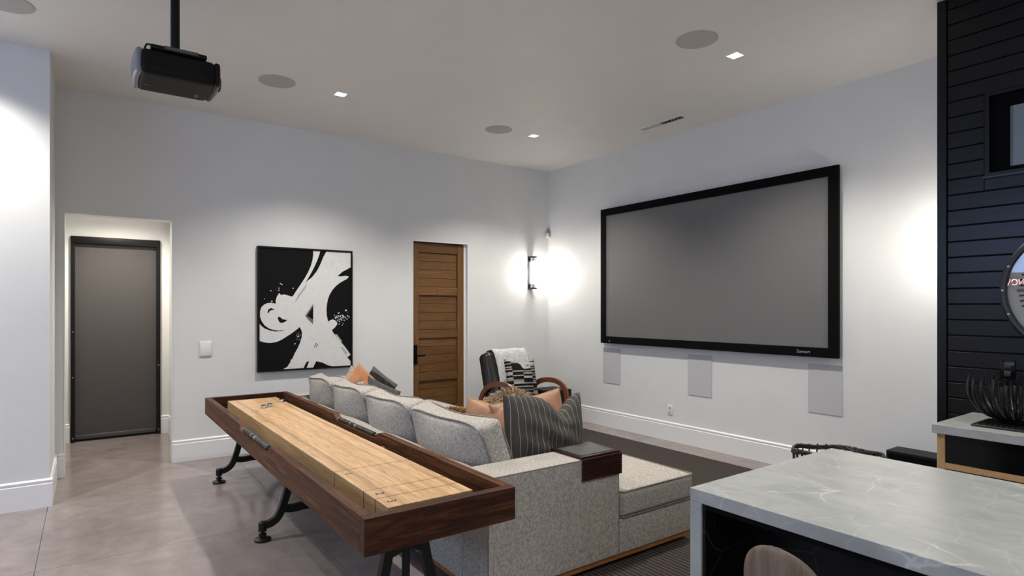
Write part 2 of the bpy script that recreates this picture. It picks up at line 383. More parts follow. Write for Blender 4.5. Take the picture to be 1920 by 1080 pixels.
# baseboards: tall board with a stepped cap
def bb(name, pts_fn, lab):
    prof = [(0, 0), (.018, 0), (.018, .185), (.014, .19), (.014, .2), (.016, .204), (.016, .214), (.009, .222), (0, .225)]
    m = MB(); pts_fn(m, prof); return tag(m.build(name, TRIM, None, True, angle=25), lab, 'baseboard', kind='structure')
def along_x(y, x0, x1): return lambda m, p: m.add(*_ext([(x, y - d, z) for x in (x0, x1) for d, z in p], len(p)))
def along_y(x, y0, y1, sg=1): return lambda m, p: m.add(*_ext([(x - sg * d, y, z) for y in (y0, y1) for d, z in p], len(p)))
def _ext(vs_, n): return vs_, [tuple(range(n)), tuple(range(n, 2 * n))[::-1]] + [(i, (i + 1) % n, (i + 1) % n + n, i + n) for i in range(n)]
bb('baseboard_back', along_x(WY, .702, 3.40), 'tall white baseboard under the painting')
bb('baseboard_corner', along_x(WY, 4.275, WX - .018), 'white baseboard right of the oak door')
bb('baseboard_right', along_y(WX, BY, WY), 'tall white baseboard under the projection screen')
bb('baseboard_left', along_x(6.03, WW, -.232), 'white baseboard along the pier front at the left edge')
bb('baseboard_pier', along_y(-.25, 6.03, WY, -1), 'white baseboard on the narrow side of the pier')
bb('baseboard_stub', along_x(WY, -.231, -.18), 'short white baseboard between pier and hall opening')
bb('baseboard_hall_left', along_x(HB, HL, -.172), 'short white hall baseboard left of the dark shade')
bb('baseboard_hall_right', along_x(HB, .75, HR), 'short white hall baseboard right of the dark shade')
bb('baseboard_hall_side', along_y(HR, WY + T, HB - .018), 'white baseboard along the right hall wall')
# shadow-gap bead round hall opening
m = MB(); b_ = .006
m.box(OP[0] - b_, OP[0], WY - .004, WY, 0, OP[3] + b_); m.box(OP[1], OP[1] + b_, WY - .004, WY, 0, OP[3] + b_); m.box(OP[0], OP[1], WY - .004, WY, OP[3], OP[3] + b_)
tag(m.build('trim_1', TRIM), 'thin white bead around the hall opening', 'trim', kind='structure')
m = MB(); m.box(DO[0] - .010, DO[0] + .003, WY - .004, WY + .05, 0, DO[3] + .012); m.box(DO[1] - .004, DO[1] + .012, WY - .004, WY + .05, 0, DO[3] + .012); m.box(DO[0] + .003, DO[1] - .004, WY - .004, WY + .05, DO[3] - .004, DO[3] + .012)
tag(m.build('trim_2', TRIM), 'thin white jamb around the oak door', 'trim', kind='structure')

# ---- dark roller shade door in hall
d2 = thing('door_2', 'charcoal roller shade in a black frame closing the hall door', 'door', (.288, HB, 0), kind='structure')
x0, x1, zt = -.168, .745, 2.447
MB().box(x0, x0 + .042, HB - .035, HB + .05, 0, zt).build('side_channel', BLACK, d2)
MB().box(x1 - .042, x1, HB - .035, HB + .05, 0, zt).build('side_channel', BLACK, d2)
MB().rbox(((x0 + x1) / 2, HB + .005, zt - .045), (x1 - x0, .1, .09), .012, 2, 1).build('head_box', BLACK, d2, True)
m = MB(); nx, nz = 10, 24
for j in range(nz + 1):
    for i in range(nx + 1):
        u, t = i / nx, j / nz; e = (2 * u - 1)
        m.v.append((x0 + .042 + u * (x1 - x0 - .084), HB + .018 - .012 * math.exp(-((t - .04) / .05) ** 2) * e * e + .003 * math.sin(u * 7) * (1 - t), .075 + t * (zt - .165)))
for j in range(nz):
    for i in range(nx): a = j * (nx + 1) + i; m.f.append((a, a + 1, a + nx + 2, a + nx + 1))
MB.build(m, 'shade', SHADE, d2, True)
MB().rbox(((x0 + x1) / 2, HB + .01, .05), (x1 - x0 - .09, .022, .05), .006, 2, 1).build('bottom_bar', plain('hem_bar', (.06, .058, .062, 1), .35), d2, True)
MB().box(x0 + .042, x1 - .042, HB + .02, HB + .05, 0, .026).build('threshold', BLACK, d2)
for (xx, zz) in ((x0 + .021, 1.31), (x0 + .021, .77), (x1 - .02, .87), (x1 - .02, .06), (x0 + .021, .05)):
    MB().lathe((xx, HB - .035, zz), [(.007, 0), (.007, -.003)], 10, 1).build('screw', STEEL, d2)

# ---- oak door of stiles, rails and planks
DY = WY + .055
d1 = thing('door_1', 'oak plank door with black lever handle beside the painting', 'door', (3.83, WY, 0), kind='structure')
dx0, dx1, dz1 = 3.428, 4.212, 2.452
sw = .098
MB().box(4.2135, 4.247, DY - .012, DY + .03, 0, 2.464).build('jamb', TRIM, d1)
MB().box(3.425, 4.251, DY + .036, DY + .06, 0, 2.469).build('backing', plain('door_core', (.05, .025, .01, 1), .8), d1)
for a in (dx0, dx1 - sw): MB().rbox((a + sw / 2, DY + .01, dz1 / 2 + .003), (sw, .05, dz1 - .006), .003, 1, 0).build('stile', OAKV, d1)
u = .1135; z = dz1 - 1.1 * u; px0, px1 = dx0 + sw, dx1 - sw
plank_src = None; rail_src = None
def board(kind, za, zb):
    depth = .03 if kind == 'rail' else .022; yy = DY + (.008 if kind == 'rail' else .022)
    o = MB().rbox((0, 0, 0), (px1 - px0, depth if kind == 'rail' else .02, zb - za - .0042), .0035, 1, 0).build(kind, OAK, d1, local=True)
    o.location = (Vector(((px0 + px1) / 2, yy, (za + zb) / 2)) - wl(d1)); return o
board('rail', z, dz1)
for g in range(4):
    for k in range(4): board('plank', z - u, z); z -= u
    zb = z - u if g < 3 else .004
    board('rail', zb, z); z = zb
hnd = MB().rbox((3.472, DY - .022, .985), (.058, .014, .25), .002, 1, 0).build('handle_plate', MATTEBLK, d1)
MB().tube([(3.475, DY - .028, .97), (3.475, DY - .062, .97)], .011, 12).build('handle_stem', MATTEBLK, hnd, True)
MB().rbox((3.53, DY - .066, .97), (.135, .012, .02), .003, 1, 0).build('lever', MATTEBLK, hnd)

# ---- black shiplap wall
bw = tag(MB().holed(0, BX + .02, (WS, BY, 0, C + .14), [(.2, 1.285, 2.45, 2.945)], .12).build('wall_black', plain('shiplap_groove', (.004, .004, .004, 1), .8)), 'black shiplap wall beyond the kitchen island', 'wall', kind='structure')
CB = .055
MB().rbox((BX + .008, BY - CB / 2, C / 2), (.034, CB, C), .003, 1, 0).build('corner_board', SHIP, bw)
pitch = .1037; z = 1.72 - 17 * pitch; k = 0
WZ0, WZ1 = 2.43, 2.965
plank_mesh = {}
def ship(y0, y1, za, zb):
    key = (round(y0, 3), round(y1, 3), round(zb - za, 4))
    if key not in plank_mesh:
        plank_mesh[key] = MB().rbox((0, 0, 0), (.02, y1 - y0, zb - za), .003, 1, 0).build('plank', SHIP, bw, local=True); o = plank_mesh[key]
    else: o = plank_mesh[key].copy(); col.objects.link(o)
    o.parent = bw; o.location = (BX + .01, (y0 + y1) / 2, (za + zb) / 2)
while z < C:
    za, zb = max(z + .004, 0), min(z + pitch - .003, C)
    if zb - za > .01:
        if zb <= WZ0 or za >= WZ1: ship(WS, BY - CB - .003, za, zb)
        else:
            ship(1.312, BY - CB - .003, za, zb); ship(WS, .17, za, zb)
            if za < WZ0: ship(.17, 1.312, za, WZ0) if WZ0 - za > .012 else None
            if zb > WZ1: ship(.17, 1.312, WZ1, zb) if zb - WZ1 > .012 else None
    z += pitch
wn = thing('window_1', 'black framed window high in the black shiplap wall', 'window', (BX, .74, 2.45), kind='structure')
m = MB().holed(0, BX - .006, (.17, 1.31, 2.43, 2.965), [(.2, 1.285, 2.455, 2.945)], .03); m.build('casing', SHIP, wn)
MB().prism([(BX - .02, 2.432), (BX + .12, 2.452), (BX + .12, 2.44), (BX - .02, 2.42)], 1, .17, 1.315).build('sill', plain('sill_black', (.02, .02, .024, 1), .25), wn)
MB().holed(0, BX + .03, (.2, 1.285, 2.45, 2.945), [(.29, 1.2, 2.485, 2.875)], .05).build('sash', MATTEBLK, wn)
MB().box(BX + .055, BX + .061, .29, 1.2, 2.485, 2.875).build('pane', WGLASS, wn)

# ================================================================ CEILING FITTINGS
def spot(name, loc, e, size=R(122), blend=.8, c=(1, .955, .865), parent=None, r=.04):
    d = bpy.data.lights.new(name, 'SPOT'); d.energy = e; d.spot_size = size; d.spot_blend = blend; d.color = c; d.shadow_soft_size = r
    o = bpy.data.objects.new(name, d); col.objects.link(o)
    if parent: o.parent = parent; o.location = Vector(loc) - wl(parent)
    else: o.location = loc
    return o
dlab = {0: 'small square recessed ceiling lamp beyond the projector', 1: 'small square recessed ceiling lamp nearest the wall sconce', 2: 'square recessed ceiling lamp above the projection screen, at upper right'}
for i, (x, y) in enumerate(DL):
    t_ = thing('recessed_lamp', dlab.get(i, 'unseen square recessed ceiling lamp outside the view'), 'ceiling lamp', (x, y, C), group='recessed ceiling lamps')
    m = MB().holed(2, C - .002, (x - hd - .012, x + hd + .012, y - hd - .012, y + hd + .012), [(x - hd + .002, x + hd - .002, y - hd + .002, y + hd - .002)], .004)
    m.build('trim_ring', WHITEPL, t_)
    m = MB(); a = hd - .001; q = .03
    lo = [(x - a, y - a, C), (x + a, y - a, C), (x + a, y + a, C), (x - a, y + a, C)]; hi = [(x + sx * q, y + sy * q, C + .045) for sx, sy in ((-1, -1), (1, -1), (1, 1), (-1, 1))]
    m.add(lo + hi, [(j, (j + 1) % 4, (j + 1) % 4 + 4, j + 4) for j in range(4)]); m.build('reflector', WHITEPL, t_)
    MB().box(x - q, x + q, y - q, y + q, C + .045, C + .05).build('lens', LAMP, t_)
    MB().lathe((x - .012, y + .006, C + .03), [(.006, 0), (.006, .015)], 10).build('aim_knob', MATTEBLK, t_)
    spot('lamp_light', (x, y, C - .01), DOWN_E * (.4 if i in (4, 6, 7, 8, 9) else 1.0), parent=t_)
for (x, y, r, lab) in ((1.40, 5.625, .16, 'round flush ceiling speaker left of the small lamp beyond the projector'), (3.864, 5.646, .155, 'round flush ceiling speaker nearest the back corner'), (3.81, 2.865, .158, 'large looking round ceiling speaker at upper right'), (-.455, 5.24, .16, 'round ceiling speaker cut off by the top left corner')):
    s_ = thing('ceiling_speaker', lab, 'speaker', (x, y, C), group='round ceiling speakers')
    MB().lathe((x, y, C - .004), [(r - .004, 0), (r, .001), (r, .004)], 48).build('rim', CGRILLE, s_, True)
    MB().lathe((x, y, C - .006), [(r - .008, 0), (r - .006, .003)], 48).build('grille', CGRILLE, s_, True)
v_ = thing('air_vent', 'slim rectangular ceiling air vent near the screen wall', 'vent', (5.225, 4.395, C))
MB().holed(2, C - .003, (5.165, 5.285, 4.085, 4.705), [(5.185, 5.265, 4.105, 4.685)], .005).build('frame', WHITEPL, v_)
MB().box(5.175, 5.275, 4.10, 4.69, C + .08, C + .085).build('duct_back', MATTEBLK, v_)
MB().box(5.185, 5.265, 4.40, 4.685, C - .001, C + .003).build('closed_damper', plain('vent_grey', (.42, .42, .41, 1), .6), v_)
for k in range(6):
    y = 4.125 + k * .045; MB().prism([(y, C), (y + .012, C + .03), (y + .014, C + .03), (y + .002, C)], 0, 5.185, 5.265).build('louver', plain('vent_dark', (.08, .08, .08, 1), .6) if k == 0 else bpy.data.materials['vent_dark'], v_)

# ================================================================ WALL FITTINGS
# painting
PY = WY - .048
pt = thing('painting', 'large black and white abstract brushstroke painting in a black frame', 'painting', (2.07, WY, .87))
pa, pb, za, zb = 1.519, 2.598, .88, 2.281
MB().box(pa + .012, pb - .012, PY + .01, WY - .001, za + .012, zb - .012).build('canvas', CANVAS, pt)
for (a0, a1, c0, c1) in ((pa, pa + .02, za, zb), (pb - .02, pb, za, zb), (pa + .02, pb - .02, zb - .02, zb), (pa + .02, pb - .02, za, za + .02)):
    MB().box(a0, a1, PY, WY - .001, c0, c1).build('frame_bar', BLACK, pt)
def zoom(zx, zy): return on_y(470 + zx / 4.155, 450 + zy / 4.155, PY + .01)
def stroke(pts, mat, h, name, n=90, smooth=True):
    P = [zoom(*p) for p in pts]
    P = [(max(pa + .021, min(pb - .021, p.x)), max(za + .021, min(zb - .021, p.z))) for p in P]
    MB().prism(P, 1, PY + .01 - h, PY + .0098).build(name, mat, pt)
body = [(590, 80), (790, 90), (790, 212), (745, 232), (715, 247), (675, 282), (705, 284), (740, 278), (765, 285), (750, 303), (722, 318), (690, 337), (660, 362), (636, 390), (615, 425), (602, 460), (594, 500), (590, 545), (593, 590), (603, 637), (618, 626), (640, 618), (668, 632), (675, 655), (655, 682), (632, 703), (650, 732), (680, 768), (735, 833), (778, 893), (752, 914), (790, 945), (790, 1010), (640, 1010), (600, 975), (560, 955), (510, 944), (500, 965), (487, 1012), (436, 1014), (456, 944), (436, 948), (422, 975), (412, 1014), (255, 1030), (285, 988), (310, 950), (312, 932), (322, 930), (345, 880), (366, 843), (385, 800), (398, 755), (400, 720), (392, 695), (380, 678), (355, 700), (318, 728), (280, 752), (245, 775), (200, 795), (150, 802), (100, 797), (60, 786), (60, 652), (85, 672), (110, 690), (150, 705), (190, 713), (240, 710), (270, 700), (222, 706), (180, 702), (140, 688), (108, 664), (85, 632), (73, 600), (72, 560), (82, 525), (105, 503), (130, 492), (160, 489), (195, 497), (195, 470), (205, 440), (222, 413), (235, 428), (262, 424), (290, 432), (322, 441), (345, 425), (385, 380), (440, 320), (478, 290), (500, 262), (520, 235), (545, 185), (565, 135)]
stroke(body, WPAINT, .0012, 'brush_stroke')
stroke([(486, 76), (542, 78), (534, 115), (520, 155), (500, 200), (478, 245), (455, 285), (425, 335), (395, 380), (355, 440), (322, 450), (345, 412), (385, 352), (420, 300), (448, 250), (470, 200), (483, 150), (488, 110)], WPAINT, .001, 'brush_stroke')
stroke([(130, 562), (138, 540), (160, 530), (190, 543), (165, 545), (148, 553), (137, 573)], CANVAS, .002, 'dark_gap')
stroke([(211, 608), (217, 595), (232, 603), (250, 618), (285, 622), (270, 636), (250, 644), (232, 645), (218, 632)], CANVAS, .002, 'dark_gap')
stroke([(487, 497), (487, 657), (452, 625), (424, 590), (455, 545)], GREYPAINT, .0018, 'dark_gap')
stroke([(487, 517), (487, 620), (462, 605), (438, 590), (462, 556)], CANVAS, .0024, 'dark_gap')
stroke([(440, 335), (430, 372), (395, 420), (360, 470), (340, 490), (372, 425)], plain('dry_brush_light', (.4, .4, .4, 1), .8), .0018, 'dry_brush')
stroke([(508, 800), (516, 803), (500, 835), (492, 837)], GREYPAINT, .002, 'dry_brush'); stroke([(521, 811), (527, 814), (512, 838), (507, 838)], GREYPAINT, .002, 'dry_brush')
stroke([(700, 835), (718, 832), (758, 885), (738, 892)], plain('dry_brush_pale', (.42, .42, .42, 1), .8), .002, 'dry_brush')
stroke([(655, 735), (672, 735), (712, 790), (700, 795)], bpy.data.materials['dry_brush_pale'], .002, 'dry_brush')
m = MB(); rs = random.Random(3)
dots = [(232, 340, 4), (244, 347, 4), (220, 375, 4), (219, 392, 4), (197, 384, 2), (157, 396, 4), (330, 376, 4), (108, 459, 3), (165, 478, 5), (254, 626, 4), (345, 808, 5), (742, 548, 7), (683, 570, 5), (768, 600, 4), (690, 655, 4)]
dots += [(rs.gauss(705, 28), rs.gauss(605, 18), rs.uniform(1.5, 5)) for _ in range(46)] + [(rs.gauss(370, 14), rs.gauss(735, 24), rs.uniform(1, 3)) for _ in range(22)]
for (zx, zy, r) in dots:
    p = zoom(zx, zy); rr = r * .0016
    m.lathe((p.x, PY + .01, p.z), [(rr, 0), (rr, -.001)], 8, 1)
tag(m.build('paint_splatter', WPAINT, pt), kind='stuff')
# switch plate and outlet
s_ = thing('wall_panel', 'square white wall control panel between hall opening and painting', 'switch', (1.01, WY, 1.08))
MB().rbox((1.01, WY - .006, 1.16), (.118, .012, .162), .004, 2, 1).build('plate', WHITEPL, s_, True)
MB().rbox((1.01, WY - .014, 1.16), (.100, .006, .142), .003, 1, 1).build('cover', WHITEPL, s_, True)
s_ = thing('wall_outlet', 'white wall outlet low under the projection screen', 'outlet', (WX, 4.65, .31))
MB().rbox((WX - .004, 4.65, .37), (.008, .075, .118), .003, 2, 1).build('plate', WHITEPL, s_, True)
for q in (-.026, .026): MB().rbox((WX - .009, 4.65, .37 + q), (.004, .034, .034), .003, 1, 1).build('socket', plain('socket_grey', (.5, .5, .5, 1), .5) if q < 0 else bpy.data.materials['socket_grey'], s_, True)
s_ = thing('motion_sensor', 'small white motion sensor in the room corner above the sconce', 'sensor', (WX, WY, 2.64))
MB().rbox((WX - .03, WY - .035, 2.69), (.05, .045, .075), .01, 2, 1).build('housing', WHITEPL, s_, True)
MB().lathe((WX - .03, WY - .035, 2.7275), [(.024, 0), (.012, .04), (.004, .075)], 12).build('bracket', plain('sensor_grey', (.3, .3, .3, 1), .5), s_, True)
MB().rbox((WX - .03, WY - .059, 2.685), (.032, .006, .04), .003, 1, 1).build('lens', plain('sensor_lens', (.6, .6, .58, 1), .3), s_, True)
# projection screen
ps = thing('projection_screen', 'large grey projection screen in a wide black frame', 'screen', (WX, 4.25, 1.11))
SY0, SY1, SZ0, SZ1, SX = 2.665, 5.765, 1.125, 2.915, WX - .07
bwid = .092
for (a0, a1, c0, c1) in ((SY0, SY0 + bwid, SZ0, SZ1), (SY1 - bwid, SY1, SZ0, SZ1), (SY0 + bwid, SY1 - bwid, SZ1 - bwid, SZ1), (SY0 + bwid, SY1 - bwid, SZ0, SZ0 + bwid)):
    MB().box(SX, SX + .035, a0, a1, c0, c1).build('frame_bar', MATTEBLK, ps)
MB().box(SX + .012, SX + .02, SY0 + bwid, SY1 - bwid, SZ0 + bwid, SZ1 - bwid).build('screen_fabric', SCREEN, ps)
for yy in (3.1, 5.3):
    for zz in (1.3, 2.7): MB().box(SX + .035, WX, yy, yy + .08, zz, zz + .05).build('wall_bracket', BLACK, ps)
def text(body_, size, name, mat, parent, mtx, depth=.0006, align='CENTER'):
    cu = bpy.data.curves.new(name, 'FONT'); cu.body = body_; cu.size = size; cu.extrude = depth; cu.align_x = align; cu.align_y = 'CENTER'
    o = bpy.data.objects.new(name, cu); col.objects.link(o); bpy.context.view_layer.update()
    me = bpy.data.meshes.new_from_object(o.evaluated_get(bpy.context.evaluated_depsgraph_get())); bpy.data.objects.remove(o)
    me.transform(mtx); me.materials.clear(); me.materials.append(mat)
    t_ = bpy.data.objects.new(name, me); col.objects.link(t_)
    if parent: me.transform(Matrix.Translation(-wl(parent))); t_.parent = parent
    return t_
# text facing -X: right = -Y, up = +Z
MX = Matrix(((0, 0, -1, 0), (-1, 0, 0, 0), (0, 1, 0, 0), (0, 0, 0, 1)))
LOGO = plain('silver_print', (.30, .34, .42, 1), .4)
text('Stewart', .042, 'maker_lettering', LOGO, ps, Matrix.Translation((SX - .0008, 2.99, SZ0 + .047)) @ MX)
MB().lathe((SX - .001, 5.60, SZ0 + .03), [(.009, 0), (.009, .001)], 14, 0).build('badge', LOGO, ps)
# in-wall speakers
for (y0, y1, lab) in ((5.47, 5.785, 'grey in-wall speaker panel at the corner end of the screen'), (4.07, 4.39, 'grey in-wall speaker panel under the middle of the screen'), (2.655, 2.975, 'grey in-wall speaker panel under the screen lettering')):
    w = thing('wall_speaker', lab, 'speaker', (WX, (y0 + y1) / 2, .585), group='in-wall speaker panels')
    MB().holed(0, WX - .007, (y0, y1, .588, 1.057), [(y0 + .006, y1 - .006, .594, 1.051)], .007).build('frame', GRILLE, w)
    MB().box(WX - .006, WX - .001, y0 + .006, y1 - .006, .594, 1.051).build('grille', GRILLE, w)
# sconces
def sconce(x, y, sg, lab):
    s0 = thing('wall_sconce', lab, 'sconce', (x, y, 1.87), group='tube wall sconces')
    MB().rbox((x, y - sg * .01, 2.115), (.09, .02, .49), .004, 1, 0).build('back_plate', IRON, s0)
    for q, zz in ((-1, 1.885), (1, 2.345)):
        MB().rbox((x, y - sg * .055, zz), (.09, .11, .022), .004, 1, 0).build('bracket', IRON, s0)
        MB().lathe((x, y - sg * .065, zz - q * .011), [(.034, 0), (.034, -q * .02), (.03, -q * .05), (.034, -q * .055)], 20).build('cap', STEEL, s0, True)
        MB().tube([(x, y - sg * .098, zz - q * .03), (x, y - sg * .125, zz - q * .035), (x, y - sg * .14, zz - q * .055)], .005, 8).build('thumb_screw', IRON, s0, True)
    MB().lathe((x, y - sg * .065, 1.94), [(.028, 0), (.028, .35)], 20).build('glass_tube', TUBE, s0, True)
    d = bpy.data.lights.new('sconce_light', 'POINT'); d.energy = SCONCE_E; d.color = (1, .92, .82); d.shadow_soft_size = .05
    o = bpy.data.objects.new('sconce_light', d); col.objects.link(o); o.parent = s0; o.location = (0.0, -sg * .13, .245)
sconce(5.335, WY, 1, 'glowing tube wall sconce beside the room corner')
sconce(5.335, BY, -1, 'glowing tube wall sconce hidden behind the black wall')
# neon sign that the clock glass mirrors
ns = thing('neon_sign', 'pink neon lettering on the wall left of the viewer', 'sign', (WW, 3.29, 2.0))
nzc = 2.05
for nm, pts in (('N', [(3.15, -.05), (3.16, .05), (3.215, -.05), (3.225, .05)]), ('V', [(3.345, .05), (3.375, -.05), (3.415, .05)])):
    MB().tube([(WW + .03, y, nzc + z) for y, z in pts], .006, 8).build('neon_tube', NEON, ns, True)
MB().tube([(WW + .03, 3.285 + .038 * math.cos(a * .4), nzc + .05 * math.sin(a * .4)) for a in range(15)], .006, 8).build('neon_tube', NEON, ns, True)
MB().rbox((WW + .012, 3.285, nzc), (.016, .4, .2), .004, 1, 0).build('back_board', BLACK, ns)
# clock
ck = thing('wall_clock', 'big round pale clock with riveted black rim', 'clock', (BX, .818, 1.70)); CR = .406
cx, cy, cz = BX - .003, .818, 1.70
def disc(r0, r1, x0_, x1_, n=96): return MB().lathe((cx, cy, cz), [(r0, x0_), (r1, x0_), (r1, x1_), (r0, x1_)], n, 0, False)
disc(.0001, CR - .01, -.012, 0).build('dial', plain('clock_dial', (.62, .61, .58, 1), .6), ck, True)
m = MB(); prof = [(CR - .036, -.014), (CR - .036, -.04), (CR - .03, -.05), (CR - .012, -.052), (CR, -.04), (CR, 0)]
m.lathe((cx, cy, cz), prof, 96, 0, False); m.build('rim', plain('clock_rim', (.018, .018, .019, 1), .4), ck, True)
for k in range(16):
    a = 2 * math.pi * k / 16; MB().lathe((cx - .05, cy + (CR - .019) * math.cos(a), cz + (CR - .019) * math.sin(a)), [(.008, 0), (.007, -.003), (.003, -.005)], 10, 0).build('rivet', STEEL, ck, True)
TICK = plain('clock_tick', (.02, .02, .02, 1), .6); TAUPE = plain('clock_taupe', (.13, .105, .09, 1), .6)
def radial(a, r0, r1, w, mat, name):
    ca, sa = math.cos(a), math.sin(a); q = [(r0, -w), (r1, -w), (r1, w), (r0, w)]
    MB().prism([(cy + r * ca - t * sa, cz + r * sa + t * ca) for r, t in q], 0, cx - .0145, cx - .011).build(name, mat, ck)
for k in range(60):
    if k % 5: radial(k * R(6), .292, .318, .0062, TICK, 'minute_mark')
    else: radial(k * R(6), .20, .325, .0095, TAUPE, 'hour_mark')
radial(R(60), -.05, .22, .008, TICK, 'hour_hand'); radial(R(300), -.06, .29, .006, TICK, 'minute_hand')
MB().lathe((cx - .034, cy, cz), [(.0001, 0), (CR - .037, 0), (CR - .037, .003), (.0001, .003)], 64, 0, False).build('glass', GLASS, ck, True)
bo = thing('black_outlet', 'black outlet on the shiplap wall behind the tine bowl', 'outlet', (BX, 1.193, 1.15))
MB().rbox((BX - .004, 1.193, 1.207), (.008, .078, .12), .003, 1, 1).build('plate', GLOSSBLK, bo, True)
for q in (-.026, .026): MB().rbox((BX - .009, 1.193, 1.207 + q), (.004, .034, .034), .003, 1, 1).build('socket', plain('socket_black', (.03, .03, .03, 1), .3) if q < 0 else bpy.data.materials['socket_black'], bo, True)

# ================================================================ PROJECTOR
pj = thing('projector', 'black ceiling projector hanging from a pole', 'projector', (.445, 4.25, 2.97))
def proj_fn(P, h):
    x, y, z = P; fx = x / h[0]
    if z > 0: y = y * (1 - .06 * (z / h[2]))
    if fx > .4: x += .02 * (1 - (y / h[1]) ** 2) * (fx - .4) / .6
    return (x, y, z)
MB().rbox((.445, 4.245, 3.05), (.40, .385, .15), .035, 4, 6, proj_fn).build('housing', NT('projector_black', .5, 0, (.006, .0055, .0055, 1), .16).m, pj, True)
def cap_fn(sg):
    def fn(P, h):
        x, y, z = P; return (x + sg * .018 * (1 - (y / h[1]) ** 2) * (1 - .6 * (z / h[2]) ** 2), y, z)
    return fn
MB().rbox((.245, 4.245, 3.05), (.035, .35, .145), .016, 3, 6, cap_fn(-1)).build('rear_cap', plain('projector_grey', (.20, .20, .21, 1), .3), pj, True)
MB().rbox((.655, 4.245, 3.05), (.035, .36, .145), .016, 3, 6, cap_fn(1)).build('front_cap', GLOSSBLK, pj, True)
MB().lathe((.675, 4.245, 3.05), [(.05, 0), (.05, .02), (.042, .026)], 28, 0).build('lens_ring', BLACK, pj, True)
MB().lathe((.695, 4.245, 3.05), [(.04, 0), (.03, .006), (.0001, .008)], 24, 0).build('lens', GLOSSBLK, pj, True)
MB().rbox((.45, 4.22, 3.142), (.30, .30, .028), .01, 2, 1).build('mount_plate', BLACK, pj, True)
MB().lathe((.445, 4.25, 3.15), [(.045, 0), (.045, .03), (.03, .04)], 20).build('pole_collar', BLACK, pj, True)
MB().lathe((.445, 4.25, 3.15), [(.026, 0), (.026, C - 3.15 - .01)], 24).build('pole', BLACK, pj, True)
MB().lathe((.445, 4.25, C - .025), [(.07, 0), (.08, .012), (.08, .025)], 28).build('ceiling_plate', BLACK, pj, True)
MB().box(.37, .55, 4.064, 4.067, 3.135, 3.155).build('rating_label', plain('label_grey', (.06, .06, .06, 1), .6), pj)
for k in range(9): MB().box(.385 + k * .017, .394 + k * .017, 4.0625, 4.0645, 3.142, 3.149).build('label_print', plain('label_print', (.18, .18, .18, 1), .6) if k == 0 else bpy.data.materials['label_print'], pj)
MB().tube([(.27, 4.08, 3.12), (.28, 4.075, 3.145), (.31, 4.08, 3.15), (.36, 4.1, 3.145), (.42, 4.15, 3.16)], .006, 8).build('cable', BLACK, pj, True)
for q in (.285, .303): MB().lathe((q, 4.29, 2.9745), [(.005, 0), (.005, -.0012)], 12).build('indicator', plain('indicator_grey', (.25, .25, .25, 1), .5) if q < .29 else bpy.data.materials['indicator_grey'], pj)
text('SIM2', .03, 'maker_lettering', plain('grey_print', (.22, .22, .22, 1), .5), pj, Matrix.Translation((.575, 4.33, 2.9738)) @ Matrix.Rotation(R(180), 4, 'X') @ Matrix.Rotation(R(95), 4, 'Z'))

# ================================================================ SHUFFLEBOARD TABLE
X0, X1, Y0, Y1, ZT, ZB = .885, 1.622, 2.232, 6.14, .757, .604
RT = .046
tb = thing('shuffleboard_table', 'long rustic wood shuffleboard table with maple playfield and iron trestles', 'game table', ((X0 + X1) / 2, (Y0 + Y1) / 2, 0))
def rail_prof():
    yc, hl, dip, tr = 4.17, .46, .046, .12; top = [(Y0 + RT, ZT)]
    for sg in (-1, 1):
        for k in range(9):
            t_ = k / 8; s = t_ * t_ * (3 - 2 * t_)
            if sg < 0: top.append((yc - hl + tr * t_, ZT - dip * s))
            else: top.append((yc + hl - tr + tr * t_, ZT - dip * (1 - s)))
    top.append((Y1 - RT, ZT)); return [(Y0 + RT, ZS)] + top + [(Y1 - RT, ZS)]
ZS = .662
for xa in (X0, X1 - RT):
    MB().prism(rail_prof(), 0, xa, xa + RT).build('side_rail', RUST, tb, True, angle=25)
    MB().rbox((xa + RT / 2, (Y0 + Y1) / 2, (ZB + ZS) / 2), (RT, Y1 - Y0 - 2 * RT, ZS - ZB - .0015), .0025, 1, 0).build('lower_rail', RUST, tb)
for ya, lo in ((Y0, 0), (Y1 - RT, 0)): [MB().rbox(((X0 + X1) / 2, ya + RT / 2, (q0 + q1) / 2), (X1 - X0, RT, q1 - q0 - .0012), .002, 1, 0).build(nm_, RUSTX, tb) for q0, q1, nm_ in ((ZS, ZT, 'end_rail'), (ZB, ZS, 'lower_rail'))]
GUT = plain('gutter_felt', (.13, .12, .085, 1), .95)
MB().box(X0 + RT, X1 - RT, Y0 + RT, Y1 - RT, .625, .645).build('gutter_floor', GUT, tb)
PX0, PX1, PY0, PY1, PZ = 1.036, 1.458, 2.345, 5.90, .742
nst = 15; wst = (PX1 - PX0) / nst
pf = MB().box(PX0 + .0005, PX1 - .0005, PY0 + .0005, PY1 - .0005, .645, PZ - .004).build('playfield', MAPLESIDE, tb)
src = None
for k in range(nst):
    xc = PX0 + (k + .5) * wst
    if src is None: src = MB().box(-wst / 2 + .0001, wst / 2 - .0001, -(PY1 - PY0) / 2, (PY1 - PY0) / 2, -.004, 0).build('strip', MAPLE, pf, local=True); o = src
    else: o = src.copy(); col.objects.link(o)
    o.parent = pf; o.location = Vector((xc, (PY0 + PY1) / 2, PZ)) - wl(tb)
INK = plain('score_ink', (.05, .03, .015, 1), .6)
for yl in (3.022, 2.622, 2.486):
    m = MB().box(PX0, PX1, yl - .0018, yl + .0018, PZ - .001, PZ + .0004); m.box(PX0 - .0005, PX0 + .001, yl - .0018, yl + .0018, .66, PZ); m.build('score_line', INK, pf)
